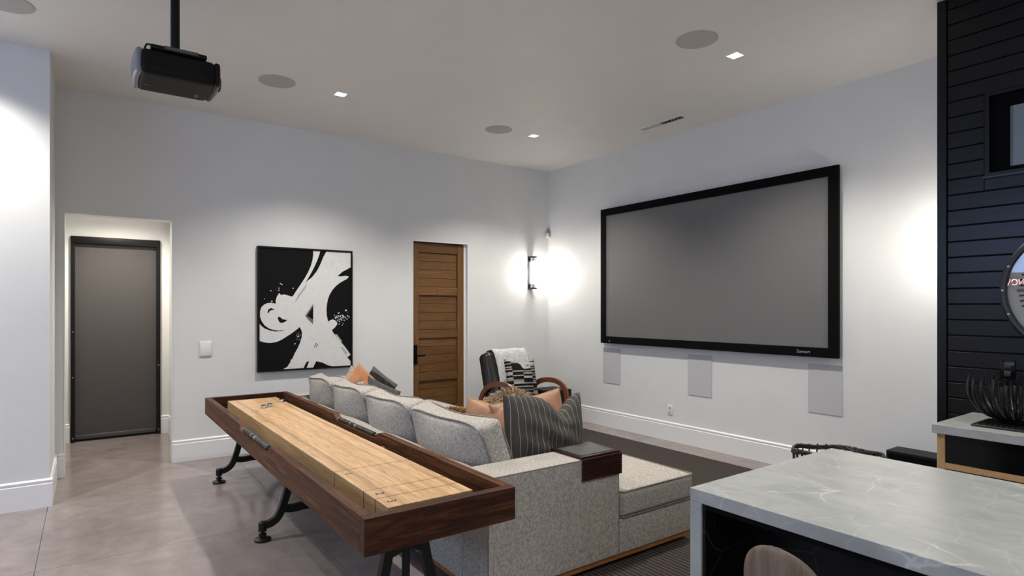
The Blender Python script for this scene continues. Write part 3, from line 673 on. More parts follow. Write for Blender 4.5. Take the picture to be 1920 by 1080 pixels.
# numeral: up = +X, right = -Y
MN = Matrix(((0, 1, 0, 0), (-1, 0, 0, 0), (0, 0, 1, 0), (0, 0, 0, 1)))
for s, yl in (('1', 2.945), ('2', 2.548), ('3', 2.418)):
    text(s, .06, 'numeral', plain('numeral_black', (.012, .01, .008, 1), .5) if s == '1' else bpy.data.materials['numeral_black'], pf, Matrix.Translation((1.084, yl, PZ + .0006)) @ MN, .0004)
# scorers in the two dips
for xs_, sg in ((X0 + RT / 2, -1), (X1 - RT / 2, 1)):
    zc = ZT - .046 + .013
    sc = MB().tube([(xs_, 3.80, zc), (xs_, 4.55, zc)], .005, 10).build('scorer_rod', STEEL, tb, True)
    for yy in (3.80, 4.55): MB().rbox((xs_, yy, zc - .004), (.022, .014, .03), .004, 1, 0).build('rod_end', STEEL, sc)
    y = 4.535
    for k, L in enumerate((.13, .07, .03, .02, .03, .05, .03, .16, .17)):
        y -= L; MB().lathe((xs_, y, zc), [(.012, 0), (.0165, .003), (.0165, L - .006), (.012, L - .003)], 16, 1).build('bead', CHROME if k in (3, 6) else plain('bead_black', (.012, .012, .013, 1), .3) if k == 0 else bpy.data.materials['bead_black'], sc, True)
# trestles
XC = (X0 + X1) / 2
for yt in (2.63, 4.28, 5.93):
    tr = MB()
    for sg in (-1, 1):
        path = curve([(XC + sg * .275, yt, .105), (XC + sg * .235, yt, .108), (XC + sg * .185, yt, .14), (XC + sg * .15, yt, .21), (XC + sg * .115, yt, .33), (XC + sg * .09, yt, .46), (XC + sg * .075, yt, .60)], 24)
        tr.tube(path, 0, flat=(.05, .034) if False else (.04, .046), up=(0, 0, 1))
        tr.tube(curve([(XC + sg * .16, yt, .2), (XC + sg * .09, yt, .185), (XC, yt, .19)], 8), 0, flat=(.036, .05))
        tr.tube(curve([(XC + sg * .1, yt, .42), (XC + sg * .05, yt, .435), (XC, yt, .46)], 8), 0, flat=(.036, .045))
    tr.tube([(XC, yt, .19), (XC, yt, .44)], .02, 10)
    tr.box(XC - .13, XC + .13, yt - .04, yt + .04, .588, .604)
    t_ = tr.build('trestle', IRON, tb, True)
    MB().lathe((XC, yt - .02, .455), [(.001, -.03), (.022, -.02), (.03, 0), (.022, .02), (.001, .03)], 16, 1).build('boss', IRON, t_, True)
    MB().box(X0 + RT, X1 - RT, yt - .03, yt + .03, .604, .625).build('cross_cleat', RUSTX, tb)
    for sg in (-1, 1):
        xx = XC + sg * .283
        MB().lathe((xx, yt, 0), [(.05, 0), (.055, .004), (.055, .014), (.04, .02), (.018, .024), (.018, .034), (.026, .036), (.026, .048), (.012, .05), (.012, .064), (.027, .066), (.027, .125), (.02, .13)], 20).build('levelling_foot', IRON, t_, True)
# pucks
for (x, y, cap, lab) in ((1.215, 5.315, 0, 'chrome shuffleboard puck nearest, touching another puck'), (1.272, 5.36, 0, 'chrome shuffleboard puck just behind the nearest one'), (1.425, 5.565, 0, 'chrome shuffleboard puck at the right edge of the playfield')):
    p = thing('puck', lab, 'puck', (x, y, PZ), group='chrome pucks on the playfield')
    MB().lathe((x, y, PZ + .0005), [(.024, 0), (.0275, .003), (.0265, .01), (.0275, .018), (.024, .021)], 28).build('body', CHROME, p, True)
    MB().lathe((x, y, PZ + .0215), [(.022, 0), (.021, .004), (.012, .005)], 24).build('cap', plain('puck_cap', (.02, .018, .03, 1), .25) if 'puck_cap' not in bpy.data.materials else bpy.data.materials['puck_cap'], p, True)
for (x, y, lab) in ((1.50, 3.03, 'red capped puck in the gutter by the first score line'), (1.52, 3.55, 'red capped puck in the gutter farther along the table')):
    p = thing('puck', lab, 'puck', (x, y, .645), group='red pucks in the gutter')
    MB().lathe((x, y, .6455), [(.024, 0), (.0275, .003), (.0265, .01), (.0275, .04), (.024, .043)], 28).build('body', CHROME, p, True)
    MB().lathe((x, y, .6885), [(.026, 0), (.026, .01), (.02, .016), (.008, .018)], 24).build('cap', plain('red_cap', (.30, .06, .03, 1), .4) if 'red_cap' not in bpy.data.materials else bpy.data.materials['red_cap'], p, True)

# ================================================================ RUG
rg = tag(MB().rbox((3.72, 4.0, .006), (3.16, 4.56, .012), .004, 1, 0).build('rug', RUG), 'dark brown ribbed rug under the sofa', 'rug')

# ================================================================ SOFA
SX0, SX1, SXA, SYN, SYF = 1.692, 3.36, 2.66, 2.57, 6.40
ARM = .262; RZ = .0125
so = thing('sectional_sofa', 'long heathered grey sectional sofa with deep chaise seats', 'sofa', (2.5, 4.48, 0))
SH = .70
MB().rbox(((SX0 + SXA) / 2, SYN + ARM / 2, (SH + .07) / 2), (SXA - SX0, ARM, SH - .07), .012, 3, 2).build('arm', SOFA, so, True)
MB().rbox(((SX0 + SXA) / 2, SYF - ARM / 2, (SH + .07) / 2), (SXA - SX0, ARM, SH - .07), .012, 3, 2).build('arm', SOFA, so, True)
MB().rbox((SX0 + .055, (SYN + SYF) / 2, (SH - .02 + .07) / 2), (.11, SYF - SYN - 2 * ARM, SH - .02 - .07), .012, 3, 2).build('back_frame', SOFA, so, True)
MB().rbox(((SX0 + .11 + SXA) / 2, (SYN + SYF) / 2, (.285 + .07) / 2), (SXA - SX0 - .11, SYF - SYN - 2 * ARM, .285 - .07), .008, 2, 1).build('seat_base', SOFA, so, True)
MB().rbox(((SXA + SX1) / 2 + .001, (SYN + SYF) / 2, (.285 + .07) / 2), (SX1 - SXA - .002, SYF - SYN - .004, .285 - .07), .01, 2, 1).build('chaise_base', SOFA, so, True)
m = MB()
for (a, b, c, d) in ((SX0 + .01, SX1 - .012, SYN + .012, SYN + .06), (SX0 + .01, SX1 - .012, SYF - .06, SYF - .012), (SX1 - .06, SX1 - .012, SYN + .06, SYF - .06), (SX0 + .01, SX0 + .05, SYN + .06, SYF - .06)):
    MB().rbox(((a + b) / 2, (c + d) / 2, .055), (b - a, d - c, .034), .004, 1, 0).build('plinth_board', PLINTH, so)
for (x, y) in ((SX0 + .14, SYN + .1), (SX1 - .14, SYN + .1), (SX0 + .14, SYF - .1), (SX1 - .14, SYF - .1), (SX0 + .14, 4.48), (SX1 - .14, 4.48)):
    zf = .0125 if x > 2.14 else 0
    MB().lathe((x, y, zf), [(.022, 0), (.03, .005), (.032, .072 - zf)], 14).build('foot', BLACK, so, True)
# arm piping seams
for ya in (SYN, SYF - ARM):
    m = MB(); e = .004
    m.tube([(SX0 + .01, ya + e, SH - e), (SXA - .01, ya + e, SH - e)], .0045, 6); m.tube([(SXA - e, ya + .01, SH - e), (SXA - e, ya + ARM - .01, SH - e)], .0045, 6)
    m.tube([(SX0 + .01, ya + ARM - e, SH - e), (SXA - .01, ya + ARM - e, SH - e)], .0045, 6); m.tube([(SX0 + e, ya + e, SH - .01), (SX0 + e, ya + e, .09)], .0045, 6); m.tube([(SX0 + e, ya + e, SH - e), (SX0 + e, ya + ARM - e, SH - e)], .0045, 6)
    m.tube([(SXA - e, ya + e, SH - .01), (SXA - e, ya + e, .09)], .0045, 6)
    m.build('piping', PIPE, so, True)
# seat cushions
def puff(top, bot=0.0, side=0.0):
    def fn(P, h):
        a = 1 - min(1, abs(P[0] / h[0])) ** 2.2; b = 1 - min(1, abs(P[1] / h[1])) ** 2.2; c = 1 - min(1, abs(P[2] / h[2])) ** 2.2
        z = P[2] + (top if P[2] > 0 else -bot) * a * b * abs(P[2] / h[2]); y = P[1] + side * a * c * P[1] / h[1]; x = P[0] + side * b * c * P[0] / h[0]
        return (x, y, z)
    return fn
def loop_pipe(x0, x1, y0, y1, z, r=.02, rad=.0055):
    pts = []
    for (cx_, cy_, a0) in ((x1 - r, y1 - r, 0), (x0 + r, y1 - r, 90), (x0 + r, y0 + r, 180), (x1 - r, y0 + r, 270)):
        for k in range(5): a = R(a0 + 22.5 * k); pts.append((cx_ + r * math.cos(a), cy_ + r * math.sin(a), z))
    return MB().tube(pts, rad, 6, True)
seat_y = [(SYN - .004, 3.66), (3.665, 4.48), (4.485, 5.30), (5.305, SYF + .004)]
for i, (a, b) in enumerate(seat_y):
    if i in (0, 3):   # T-shaped: the chaise part runs past the arm
        ya, yb = (a + ARM + .01, b) if i == 0 else (a, b - ARM - .01)
        th_c = .165 if i == 0 else .195
        c1 = MB(); c1.rbox(((SXA + .012 + SX1 + .02) / 2, (a + b) / 2, .29 + th_c / 2), (SX1 + .02 - SXA - .012, b - a, th_c), .03, 3, 8, puff(.032 if i == 0 else .05, 0, .006))
        q = c1.build('chaise_cushion', SOFA, so, True)
        for zz in (.287 + th_c, .294): loop_pipe(SXA + .014, SX1 + .019, a + .001, b - .001, zz, .03).build('piping', PIPE, q, True)
        MB().rbox(((SX0 + .12 + SXA + .012) / 2, (ya + yb) / 2, .372), (SXA + .012 - SX0 - .12, yb - ya, .165), .03, 3, 8, puff(.03)).build('seat_cushion', SOFA, so, True)
    else:
        q = MB().rbox(((SX0 + .12 + SX1 + .02) / 2, (a + b) / 2, .372), (SX1 + .02 - SX0 - .12, b - a, .165), .03, 3, 8, puff(.035, 0, .006)).build('seat_cushion', SOFA, so, True)
        loop_pipe(SX0 + .121, SX1 + .019, a + .001, b - .001, .452, .03).build('piping', PIPE, q, True)
# back cushions (loose, leaning)
def backc(P, h):
    f = puff(0, 0, 0); x, y, z = P
    b = 1 - min(1, abs(y / h[1])) ** 2.4; c = 1 - min(1, abs(z / h[2])) ** 2.0; a = 1 - min(1, abs(x / h[0])) ** 2
    t_ = z / h[2]; cr = max(0, 1 - ((t_ + .22) / 1.22) ** 2); k_ = x / h[0]
    x += (.125 * cr if x < 0 else .075 * c) * b * k_; z -= .040 * b * (k_ + 1) / 2 * max(0, t_); z += (-.018 * (1 - b) + .012 * math.sin(3.1 * y / h[1] + h[1] * 9)) * (z > 0) ; y += .012 * a * c * (y / h[1])
    if z > 0: y *= 1 - .03 * z / h[2]
    return (x, y, z)
lean = Matrix.Rotation(R(-18), 4, 'Y')
cy_ = [(2.835, 3.78), (3.785, 4.62), (4.625, 5.42), (5.425, 6.13)]
labs = ['nearest', 'second', 'third', 'farthest']
for i, (a, b) in enumerate(cy_):
    hx, hy, hz = .155, b - a - .004, .485
    c0 = Vector((1.962, (a + b) / 2, .70))
    q = MB().rbox(c0, (hx, hy, hz), .03, 4, 9, backc, lean).build('back_cushion', SOFA, so, True)
    m = MB()
    for sx in (-1, 1):
        pts = []; h = (hx / 2, hy / 2, hz / 2); r = .045
        n = 14; edge = [(-1 + 2 * k / n, 1) for k in range(n)] + [(1, 1 - 2 * k / n) for k in range(n)] + [(1 - 2 * k / n, -1) for k in range(n)] + [(-1, -1 + 2 * k / n) for k in range(n)]
        for (ey, ez) in edge:
            y, z = ey * h[1], ez * h[2]; L = (abs(ey) ** 8 + abs(ez) ** 8) ** .125; y /= L; z /= L
            k_ = .006; P = Vector((sx * (h[0] - k_), y * (1 - .004), z * (1 - .004)))
            P = Vector(backc(P, h)); pts.append(c0 + lean @ P)
        m.tube(pts, .0055, 6, True)
    m.build('piping', PIPE, q, True)

# armrest tray
ty = thing('armrest_tray', 'slatted mahogany armrest tray with slate panel on the sofa arm', 'tray', (2.5, 2.68, SH))
tx0, tx1 = 2.345, 2.672
MB().rbox(((tx0 + tx1) / 2, 2.713, SH + .009), (tx1 - tx0, .285, .014), .003, 1, 0).build('top_frame', TRAYW, ty)
MB().box(tx0 + .028, tx1 - .028, 2.60, 2.826, SH + .016, SH + .0175).build('slate_panel', plain('slate', (.05, .052, .052, 1), .5), ty)
for k in range(9):
    zz = SH + .004 - .0145 * k; MB().rbox(((tx0 + tx1) / 2, 2.561, zz - .006), (tx1 - tx0, .009, .0135), .003, 1, 0).build('slat', TRAYW, ty)
for k in range(4):
    zz = SH + .004 - .0145 * k; MB().rbox(((tx0 + tx1) / 2, 2.842, zz - .006), (tx1 - tx0, .009, .0135), .003, 1, 0).build('slat', TRAYW, ty)
MB().box(tx0 + .01, tx1 - .01, 2.5655, 2.5685, SH - .125, SH).build('backing_cloth', MATTEBLK, ty)

# ---------------------------------------------------------------- loose pillows
def pillow(name, label, w, h, t, mat, loc, rot, dent=0, pipe=None, cat='pillow', pinch=.06, n=26, group=None, wr=.006, seed=0, asym=0):
    """stands in its own XZ plane, thickness along Y, origin at centre of the bottom edge"""
    rs = random.Random(seed); ph = [rs.uniform(0, 6) for _ in range(4)]
    def pos(u, v, s):
        x = u * w / 2 * (1 - pinch * (1 - v * v)); z = v * h / 2 * (1 - pinch * (1 - u * u))
        k = max(0, v); g = math.exp(-((u - asym) / .34) ** 2)
        z -= dent * g * k ** 1.3
        th = t / 2 * (max(0, (1 - u * u)) ** .5 * max(0, (1 - v * v)) ** .5) ** .75
        th *= 1 - .35 * dent / .1 * math.exp(-((u - asym) / .2) ** 2) * k
        fold = wr * math.sin(9 * u + 4 * v + ph[0]) * math.sin(7 * v - 3 * u + ph[1]) * (1 - u * u) * (1 - v * v)
        return (x, s * th + fold, z + h / 2)
    m = MB(); idx = {}
    for s in (-1, 1):
        for j in range(n + 1):
            for i in range(n + 1):
                e = i in (0, n) or j in (0, n); key = (i, j, 0 if e else s)
                if key not in idx:
                    u = -1 + 2 * i / n; v = -1 + 2 * j / n
                    u = math.sin(u * math.pi / 2); v = math.sin(v * math.pi / 2)
                    idx[key] = len(m.v); m.v.append(pos(u, v, 0 if e else s))
    for s in (-1, 1):
        for j in range(n):
            for i in range(n):
                q = [idx[(a, b, 0 if (a in (0, n) or b in (0, n)) else s)] for a, b in ((i, j), (i + 1, j), (i + 1, j + 1), (i, j + 1))]
                m.f.append(tuple(q))
    o = thing(name, label, cat, loc, group=group); o.rotation_euler = rot
    m.build('cover', mat, o, True, local=True, angle=80, merge=False)
    if pipe:
        pts = []
        for (a, b, c, d) in ((-1, -1, 1, -1), (1, -1, 1, 1), (1, 1, -1, 1), (-1, 1, -1, -1)):
            for k in range(14):
                s = math.sin((-1 + 2 * k / 14) * math.pi / 2) * .5 + .5; pts.append(pos(a + (c - a) * s, b + (d - b) * s, 0))
        MB().tube(pts, .006, 6, True).build('piping', pipe, o, True, local=True)
    return o
G = 'cushions on the sofa'
pillow('throw_pillow', 'charcoal pinstripe pillow with a deep dent behind the sofa arm', .66, .56, .24, PINSTRIPE, (2.42, 2.975, .475), (R(-8), R(3), R(2)), .115, group=G, wr=.02, seed=2, asym=.36, pinch=.06)
pillow('throw_pillow', 'tan leather pillow with gold piping leaning on the nearest back cushion', .62, .46, .17, TANLEATHER, (2.26, 3.44, .475), (R(-14), 0, R(-78)), .02, GOLDPIPE, group=G, seed=3)
pillow('throw_pillow', 'tan leather pillow with gold piping behind the pinstripe pillow', .56, .5, .17, TANLEATHER, (2.60, 3.26, .475), (R(-14), R(-9), R(-12)), 0, GOLDPIPE, group=G, seed=4)
def pillow_at(c, rot, h, *args, **kw):
    m_ = (Matrix.Rotation(rot[2], 4, 'Z') @ Matrix.Rotation(rot[1], 4, 'Y') @ Matrix.Rotation(rot[0], 4, 'X'))
    return pillow(*args[:3], h, *args[3:], tuple(Vector(c) - m_ @ Vector((0, 0, h / 2))), rot, **kw)
pillow_at((2.20, 5.66, .745), (R(-6), R(44), R(-4)), .42, 'throw_pillow', 'orange leather pillow standing on its corner at the far end of the sofa', .42, .13, ORANGELEATHER, dent=0, pipe=plain('tan_piping', (.55, .33, .18, 1), .6), group=G, seed=5, wr=.01)
pillow_at((2.30, 6.0, .73), (R(-6), R(33), R(4)), .38, 'throw_pillow', 'cream patterned pillow peeking out behind the orange leather one', .38, .12, CREAMCLOTH, group=G, seed=6)
pillow_at((2.37, 5.62, .675), (R(-6), R(28), R(-4)), .34, 'throw_pillow', 'dark grey velvet pillow right of the orange leather one', .40, .14, GREYVELVET, group=G, seed=7)
pillow_at((2.50, 5.94, .725), (R(-6), R(38), R(3)), .36, 'throw_pillow', 'grey pillow with a black band and pointed corner at the far sofa arm', .36, .15, BANDCLOTH, group=G, seed=8, wr=.012)
pillow('throw_pillow', 'small cream pillow between the two farthest back cushions', .30, .40, .1, CREAMCLOTH, (2.06, 5.48, .485), (R(-6), R(-6), R(-70)), .03, group=G, seed=9)

# fur throws: lumpy hide with tufts
def fur(name, label, pts, rad, mat, nb, length, seed, lie=(0, 0, 0)):
    rs = random.Random(seed); m = MB(); P = [Vector(p) for p in curve(pts, 18)]; N = len(P)
    base = thing(name, label, 'throw', tuple(P[0] - Vector((0, 0, rad))), group='fur throws on the sofa')
    rr = [rad * (.55 + .45 * math.sin(math.pi * (i + .7) / N)) for i in range(N)]
    m.tube(P, rr, 14); m.build('hide', FURSKIN if mat is FURLIGHT else mat, base, True)
    b = MB()
    for _ in range(nb):
        i = rs.randrange(N - 1); t = rs.random(); c = P[i].lerp(P[i + 1], t); ax = (P[i + 1] - P[i]).normalized()
        d = Vector((rs.gauss(0, 1), rs.gauss(0, 1), rs.gauss(.35, 1))); d = (d - ax * d.dot(ax)).normalized()
        root = c + d * rr[i] * .92; L = length * rs.uniform(.55, 1.2); dr = (d + ax * rs.uniform(-.7, .7) + Vector(lie) + Vector((rs.gauss(0, .25), rs.gauss(0, .25), rs.gauss(0, .25)))).normalized()
        sd = dr.cross(Vector((rs.gauss(0, 1), rs.gauss(0, 1), rs.gauss(0, 1)))).normalized() * rs.uniform(.0018, .0035)
        mid_ = root + dr * L * .55; tip = root + dr * L + Vector((0, 0, -L * .3)) + Vector(lie) * L * .2
        o = len(b.v); b.v += [tuple(root - sd), tuple(root + sd), tuple(mid_ + sd * .7), tuple(mid_ - sd * .7), tuple(tip)]; b.f += [(o, o + 1, o + 2, o + 3), (o + 3, o + 2, o + 4)]
    q = b.build('fur', mat, base, merge=False); q['kind'] = 'stuff'
fur('fur_throw', 'shaggy light tan fur throw bunched behind the leather pillows', [(2.52, 4.02, .60), (2.56, 3.92, .72), (2.60, 3.80, .82), (2.66, 3.68, .86), (2.72, 3.58, .80), (2.74, 3.52, .66)], .075, FURLIGHT, 5200, .085, 11)
fur('fur_throw', 'shaggy brown fur throw lying low beyond the nearest back cushion', [(2.40, 4.50, .56), (2.48, 4.36, .63), (2.5, 4.2, .63), (2.44, 4.02, .56)], .09, FURBROWN, 4200, .09, 12)

# ================================================================ ARMCHAIR IN CORNER
AC = thing('armchair', 'black leather armchair with brown bentwood arms in the corner', 'armchair', (4.41, 5.98, 0))
L_ = lambda m, n_, mat, sm=True, par=AC, ang=38: m.build(n_, mat, par, sm, local=True, angle=ang)
L_(MB().rbox((0, -.05, .36), (.66, .70, .17), .05, 4, 5, puff(.025)), 'seat', BLKLEATHER)
L_(MB().rbox((0, .02, .255), (.62, .56, .05), .01, 1, 0), 'seat_frame', BLACK)
bk = Matrix.Translation((0, .27, .66)) @ Matrix.Rotation(R(-16), 4, 'X')
L_(MB().rbox((0, 0, 0), (.68, .21, .74), .07, 4, 6, lambda P, h: (P[0], P[1] - .02 * (1 - (P[0] / h[0]) ** 2), P[2]), bk), 'backrest', BLKLEATHER)
for sg in (-1, 1):
    pts = []
    ctrl = [(-.44, .03), (-.46, .2), (-.47, .42), (-.43, .58), (-.3, .665), (-.1, .675), (.1, .63), (.24, .53), (.33, .38), (.37, .2), (.37, .05)]
    top = curve([(sg * .385, y, z) for y, z in ctrl], 60)
    m = MB().tube(top, 0, flat=(.062, .028), up=(0, -1, 0) if False else (0, 0, 1))
    m.box(sg * .385 - .031, sg * .385 + .031, -.46, .39, .0125, .036)
    L_(m, 'bentwood_arm', BENT, True, AC, 30)
for yy in (-.38, .3): L_(MB().box(-.36, .36, yy, yy + .04, .18, .22), 'cross_rail', BENT)
# throw over back
th = thing('throw_blanket', 'white knitted throw draped over the black armchair back', 'blanket', (4.41, 6.25, 1.0))
m = MB(); fl = [(-.145, -.14), (-.14, .05), (-.132, .2), (-.125, .32), (-.09, .385), (0, .402), (.09, .388), (.127, .32), (.13, .1), (.132, -.12), (.135, -.30)]
fl = [(p.x, p.y) for p in curve([(a, b, 0) for a, b in fl], 40)]; nw = 16; rs = random.Random(5)
for j, (yy, zz) in enumerate(fl):
    for i in range(nw + 1):
        uu = -1 + 2 * i / nw; w = Vector((.05 + uu * .265 + .012 * math.sin(j * .3), yy + .007 * math.sin(uu * 9 + j * .2) * (1 if yy > 0 else -1), zz + .004 * math.sin(uu * 6)))
        p = bk @ w + Vector((4.41, 5.98, 0)); m.v.append(tuple(p))
for j in range(len(fl) - 1):
    for i in range(nw): a = j * (nw + 1) + i; m.f.append((a, a + 1, a + nw + 2, a + nw + 1))
o = m.build('cloth', THROW, th, True, angle=80); md = o.modifiers.new('thick', 'SOLIDIFY'); md.thickness = .012; md.offset = 0
pillow('throw_pillow', 'black and grey patterned pillow standing on the armchair seat', .50, .50, .17, MUD, (4.44, 5.93, .455), (R(-14), R(3), R(4)), .10, cat='pillow', seed=10, asym=.25, pinch=.1)

# ================================================================ BLACK BOXES (SUBWOOFERS)
def sub(label, x0, x1, y0, y1, h, group='black subwoofers'):
    s0 = thing('subwoofer', label, 'subwoofer', ((x0 + x1) / 2, (y0 + y1) / 2, 0), group=group)
    MB().rbox(((x0 + x1) / 2, (y0 + y1) / 2, (h + .02) / 2), (x1 - x0, y1 - y0, h - .02), .004, 1, 0).build('cabinet', plain('sub_black', (.007, .007, .007, 1), .5, spec=.25) if 'sub_black' not in bpy.data.materials else bpy.data.materials['sub_black'], s0)
    MB().box(x0 - .006, x0, y0 + .02, y1 - .02, .05, h - .02).build('grille', MATTEBLK, s0)
    for a in (x0 + .04, x1 - .04):
        for b in (y0 + .04, y1 - .04): MB().lathe((a, b, 0), [(.018, 0), (.018, .022)], 10).build('foot', MATTEBLK, s0)
sub('black subwoofer box in the corner right of the armchair', 5.17, 5.56, 6.30, 6.70, .445)
sub('black subwoofer box on the floor beyond the island', 5.43, 5.655, 1.69, 2.19, .405)

# ================================================================ ISLAND
IX0, IX1, IY1, IY0, IZ, IT = 1.848, 2.922, 1.42, -1.6, .914, .049
isl = thing('kitchen_island', 'grey marble waterfall island with dark seating recess', 'kitchen island', ((IX0 + IX1) / 2, -.09, 0))
MB().rbox(((IX0 + IX1) / 2, (IY0 + IY1) / 2, IZ - IT / 2), (IX1 - IX0, IY1 - IY0, IT), .0025, 1, 0).build('countertop', STONE, isl)
for yy in (IY1 - IT / 2, IY0 + IT / 2): MB().rbox(((IX0 + IX1) / 2, yy, (IZ - IT) / 2), (IX1 - IX0, IT, IZ - IT), .0025, 1, 0).build('waterfall_side', STONE, isl)
MB().box(IX0 + .34, IX0 + .36, IY0 + IT, IY1 - IT, .08, IZ - IT).build('knee_panel', DARKSTONE, isl)
MB().box(IX0 + .36, IX1 - .03, IY0 + IT, IY1 - IT, .08, IZ - IT).build('cabinet_body', BLACK, isl)
MB().box(IX0 + .01, IX0 + .34, IY1 - IT - .012, IY1 - IT, .0, IZ - IT).build('side_lining', DARKSTONE, isl)
MB().box(IX0 + .01, IX0 + .34, IY0 + IT, IY1 - IT - .012, IZ - IT - .02, IZ - IT).build('top_lining', MATTEBLK, isl)
MB().box(IX0 + .42, IX1 - .1, IY0 + IT, IY1 - IT, 0, .08).build('toe_kick', MATTEBLK, isl)
# stool
st = thing('bar_stool', 'walnut bar stool with scooped back tucked under the island', 'stool', (1.72, .93, 0)); st.rotation_euler = (0, 0, R(6))
m = MB(); nu, nv = 20, 22
for side in (0, 1):
    for j in range(nv + 1):
        v = math.sin(j / nv * math.pi / 2)
        wdt = .12 * (.80 + .20 * min(1, v / .45)) * max(.02, (1 - max(0, (v - .35) / .65) ** 2.6)) ** .5
        for i in range(nu + 1):
            a = math.sin((-1 + 2 * i / nu) * math.pi / 2); yy = a * wdt
            zz = .668 + .252 * v; xx = -.12 + 2.4 * yy * yy - .035 * v
            th_ = .014 * max(.08, 1 - a ** 6) * max(.1, 1 - v ** 14)
            m.v.append((xx + (th_ if side else -th_), yy, zz))
o1 = (nu + 1) * (nv + 1)
for j in range(nv):
    for i in range(nu): a = j * (nu + 1) + i; m.f += [(a, a + 1, a + nu + 2, a + nu + 1), (a + o1, a + nu + 1 + o1, a + nu + 2 + o1, a + 1 + o1)]
for j in range(nv):
    for i in (0, nu): a = j * (nu + 1) + i; m.f.append((a, a + nu + 1, a + nu + 1 + o1, a + o1))
for i in range(nu):
    for j in (0, nv): a = j * (nu + 1) + i; m.f.append((a, a + 1, a + 1 + o1, a + o1))
m.build('backrest', STOOLW, st, True, local=True, angle=60)
MB().rbox((.05, 0, .655), (.38, .40, .035), .016, 3, 4, lambda P, h: (P[0], P[1], P[2] - .012 * (1 - (P[0] / h[0]) ** 2) * (P[2] > 0))).build('seat', STOOLW, st, True, local=True)
for sx in (-1, 1):
    for sy in (-1, 1): MB().tube([(.05 + sx * .13, sy * .13, .64), (.05 + sx * .18, sy * .18, 0)], [.016, .012], 10).build('leg', BLACK, st, True, local=True)
for sy in (-1, 1): MB().tube([(-.11, sy * .163, .2), (.21, sy * .163, .2)], .008, 8).build('footrest', BLACK, st, True, local=True)

# ================================================================ BACK COUNTER
KX0, KX1, KY1, KY0 = 4.008, BX - .003, 1.374, -2.2
kc = thing('bar_counter', 'honey oak counter with marble top and black drawers at the black wall', 'counter', ((KX0 + KX1) / 2, -.4, 0))
MB().rbox(((KX0 + KX1) / 2, (KY0 + KY1) / 2, .914 - .0255), (KX1 - KX0, KY1 - KY0, .051), .0025, 1, 0).build('countertop', STONE, kc)
MB().box(KX0 + .06, KX1, KY0 + .02, KY1 - .03, .08, .863).build('carcass', MATTEBLK, kc)
MB().box(KX0 + .022, KX1, KY1 - .058, KY1 - .02, 0, .863).build('side_panel', HONEY, kc)
MB().box(KX0 + .1, KX1 - .02, KY0 + .02, KY1 - .06, 0, .08).build('toe_kick', MATTEBLK, kc)
yb = KY1 - .058
for k in range(4):
    ya = yb - .85
    MB().box(KX0 + .03, KX0 + .05, ya + .004, yb - .003, .697, .857).build('drawer_front', GLOSSBLK, kc)
    dd = MB().box(KX0 + .024, KX0 + .06, ya + .002, yb, .662, .695).build('drawer_rail', wood('honey_rail', [(.36, .2, .085, 1), (.47, .28, .13, 1), (.56, .36, .19, 1)], 1, 1, .45, .05) if k == 0 else bpy.data.materials['honey_rail'], kc)
    MB().box(KX0 + .03, KX0 + .05, ya + .004, yb - .003, .09, .658).build('cabinet_door', GLOSSBLK, kc)
    MB().box(KX0 + .03, KX0 + .06, ya - .012, ya + .002, .08, .863).build('divider', HONEY, kc); yb = ya - .012
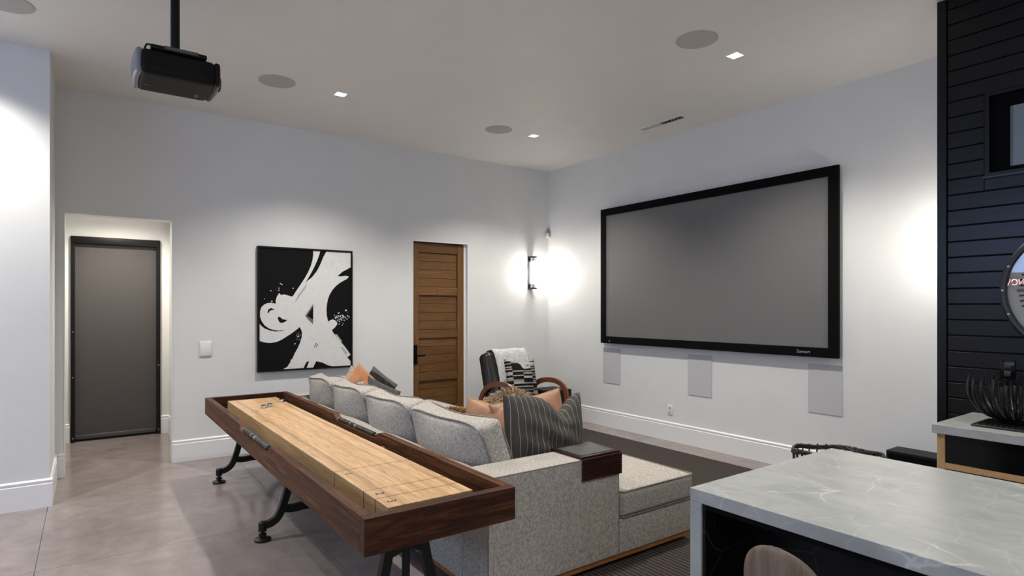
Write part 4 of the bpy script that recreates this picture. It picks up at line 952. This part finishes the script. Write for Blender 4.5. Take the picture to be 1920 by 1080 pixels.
# bowl of tines with its dark tray
TR = thing('serving_tray', 'flat black textured tray under the tine bowl', 'tray', (4.27, 1.02, .914))
MB().rbox((4.27, 1.0, .921), (.30, .44, .012), .004, 2, 1).build('base', plain('tray_black', (.012, .012, .012, 1), .35), TR, True)
for k in range(16): MB().tube([(4.14, .80 + k * .026, .929), (4.40, .80 + k * .026, .929)], .005, 6).build('rib', bpy.data.materials['tray_black'], TR, True)
bwl = thing('tine_bowl', 'black bowl of upright curved metal tines on the counter', 'bowl', (4.37, 1.06, .934)); BR = .245
TINE = plain('tine_black', (.02, .0195, .019, 1), .34, .4)
MB().lathe((4.37, 1.06, .934), [(.07, 0), (.085, .004), (.085, .012), (.05, .016)], 28).build('base', TINE, bwl, True)
for ring, (nn, rs_, hs) in enumerate(((24, 1.0, .235), (22, .86, .215))):
    for k in range(nn):
        a = 2 * math.pi * (k + .5 * ring) / nn; dirv = Vector((math.cos(a), math.sin(a), 0)); hz = hs + .018 * math.sin(k * 2.4 + ring)
        pr = [(.06, .012), (.13, .022), (.19, .06), (.228, .12), (.24, .18), (.236, hz)]
        pts = curve([Vector((4.37, 1.06, .934)) + dirv * (r * rs_) + Vector((0, 0, z)) for r, z in pr], 15)
        t_ = MB().tube(pts, [.0075 + .0015 * j / len(pts) for j in range(len(pts))], 7).build('tine', TINE, bwl, True)
# wire basket behind island
wb = thing('wire_basket', 'dark twisted wire basket just showing behind the island', 'basket', (3.98, 1.90, .0125))
m = MB(); WR_ = plain('dark_wire', (.03, .024, .02, 1), .5)
for q in range(4):
    pts = []
    for k in range(48):
        a = 2 * math.pi * k / 48; pts.append((3.98 + (.255 + .006 * math.sin(5 * a + q * 1.6)) * math.cos(a), 1.90 + (.265 + .006 * math.cos(7 * a + q)) * math.sin(a), .645 + .02 * math.sin(a - 2.2) + .011 * math.sin(9 * a + q * 1.57) + .006 * math.sin(5 * a)))
    MB().tube(pts, .0075, 6, True).build('rim_wire', WR_, wb, True)
for k in range(28):
    a = 2 * math.pi * k / 28
    MB().tube([(3.98 + .25 * math.cos(a), 1.90 + .26 * math.sin(a), .645), (3.98 + .24 * math.cos(a + .15), 1.90 + .25 * math.sin(a + .15), .3), (3.98 + .2 * math.cos(a + .3), 1.90 + .21 * math.sin(a + .3), .02)], .005, 6).build('upright_wire', WR_, wb, True)
MB().lathe((3.98, 1.90, .0125), [(.21, 0), (.21, .014)], 28).build('base', WR_, wb, True)
# hall lamp
hl = thing('recessed_lamp', 'recessed lamp in the hall ceiling out of sight', 'ceiling lamp', (.3, 7.9, 2.9), group='recessed ceiling lamps')
MB().lathe((.3, 7.9, 2.892), [(.05, 0), (.055, .004), (.055, .008)], 20).build('lens', LAMP, hl)
spot('lamp_light', (.3, 7.9, 2.88), 190, R(150), .8, (1, .9, .78), hl)
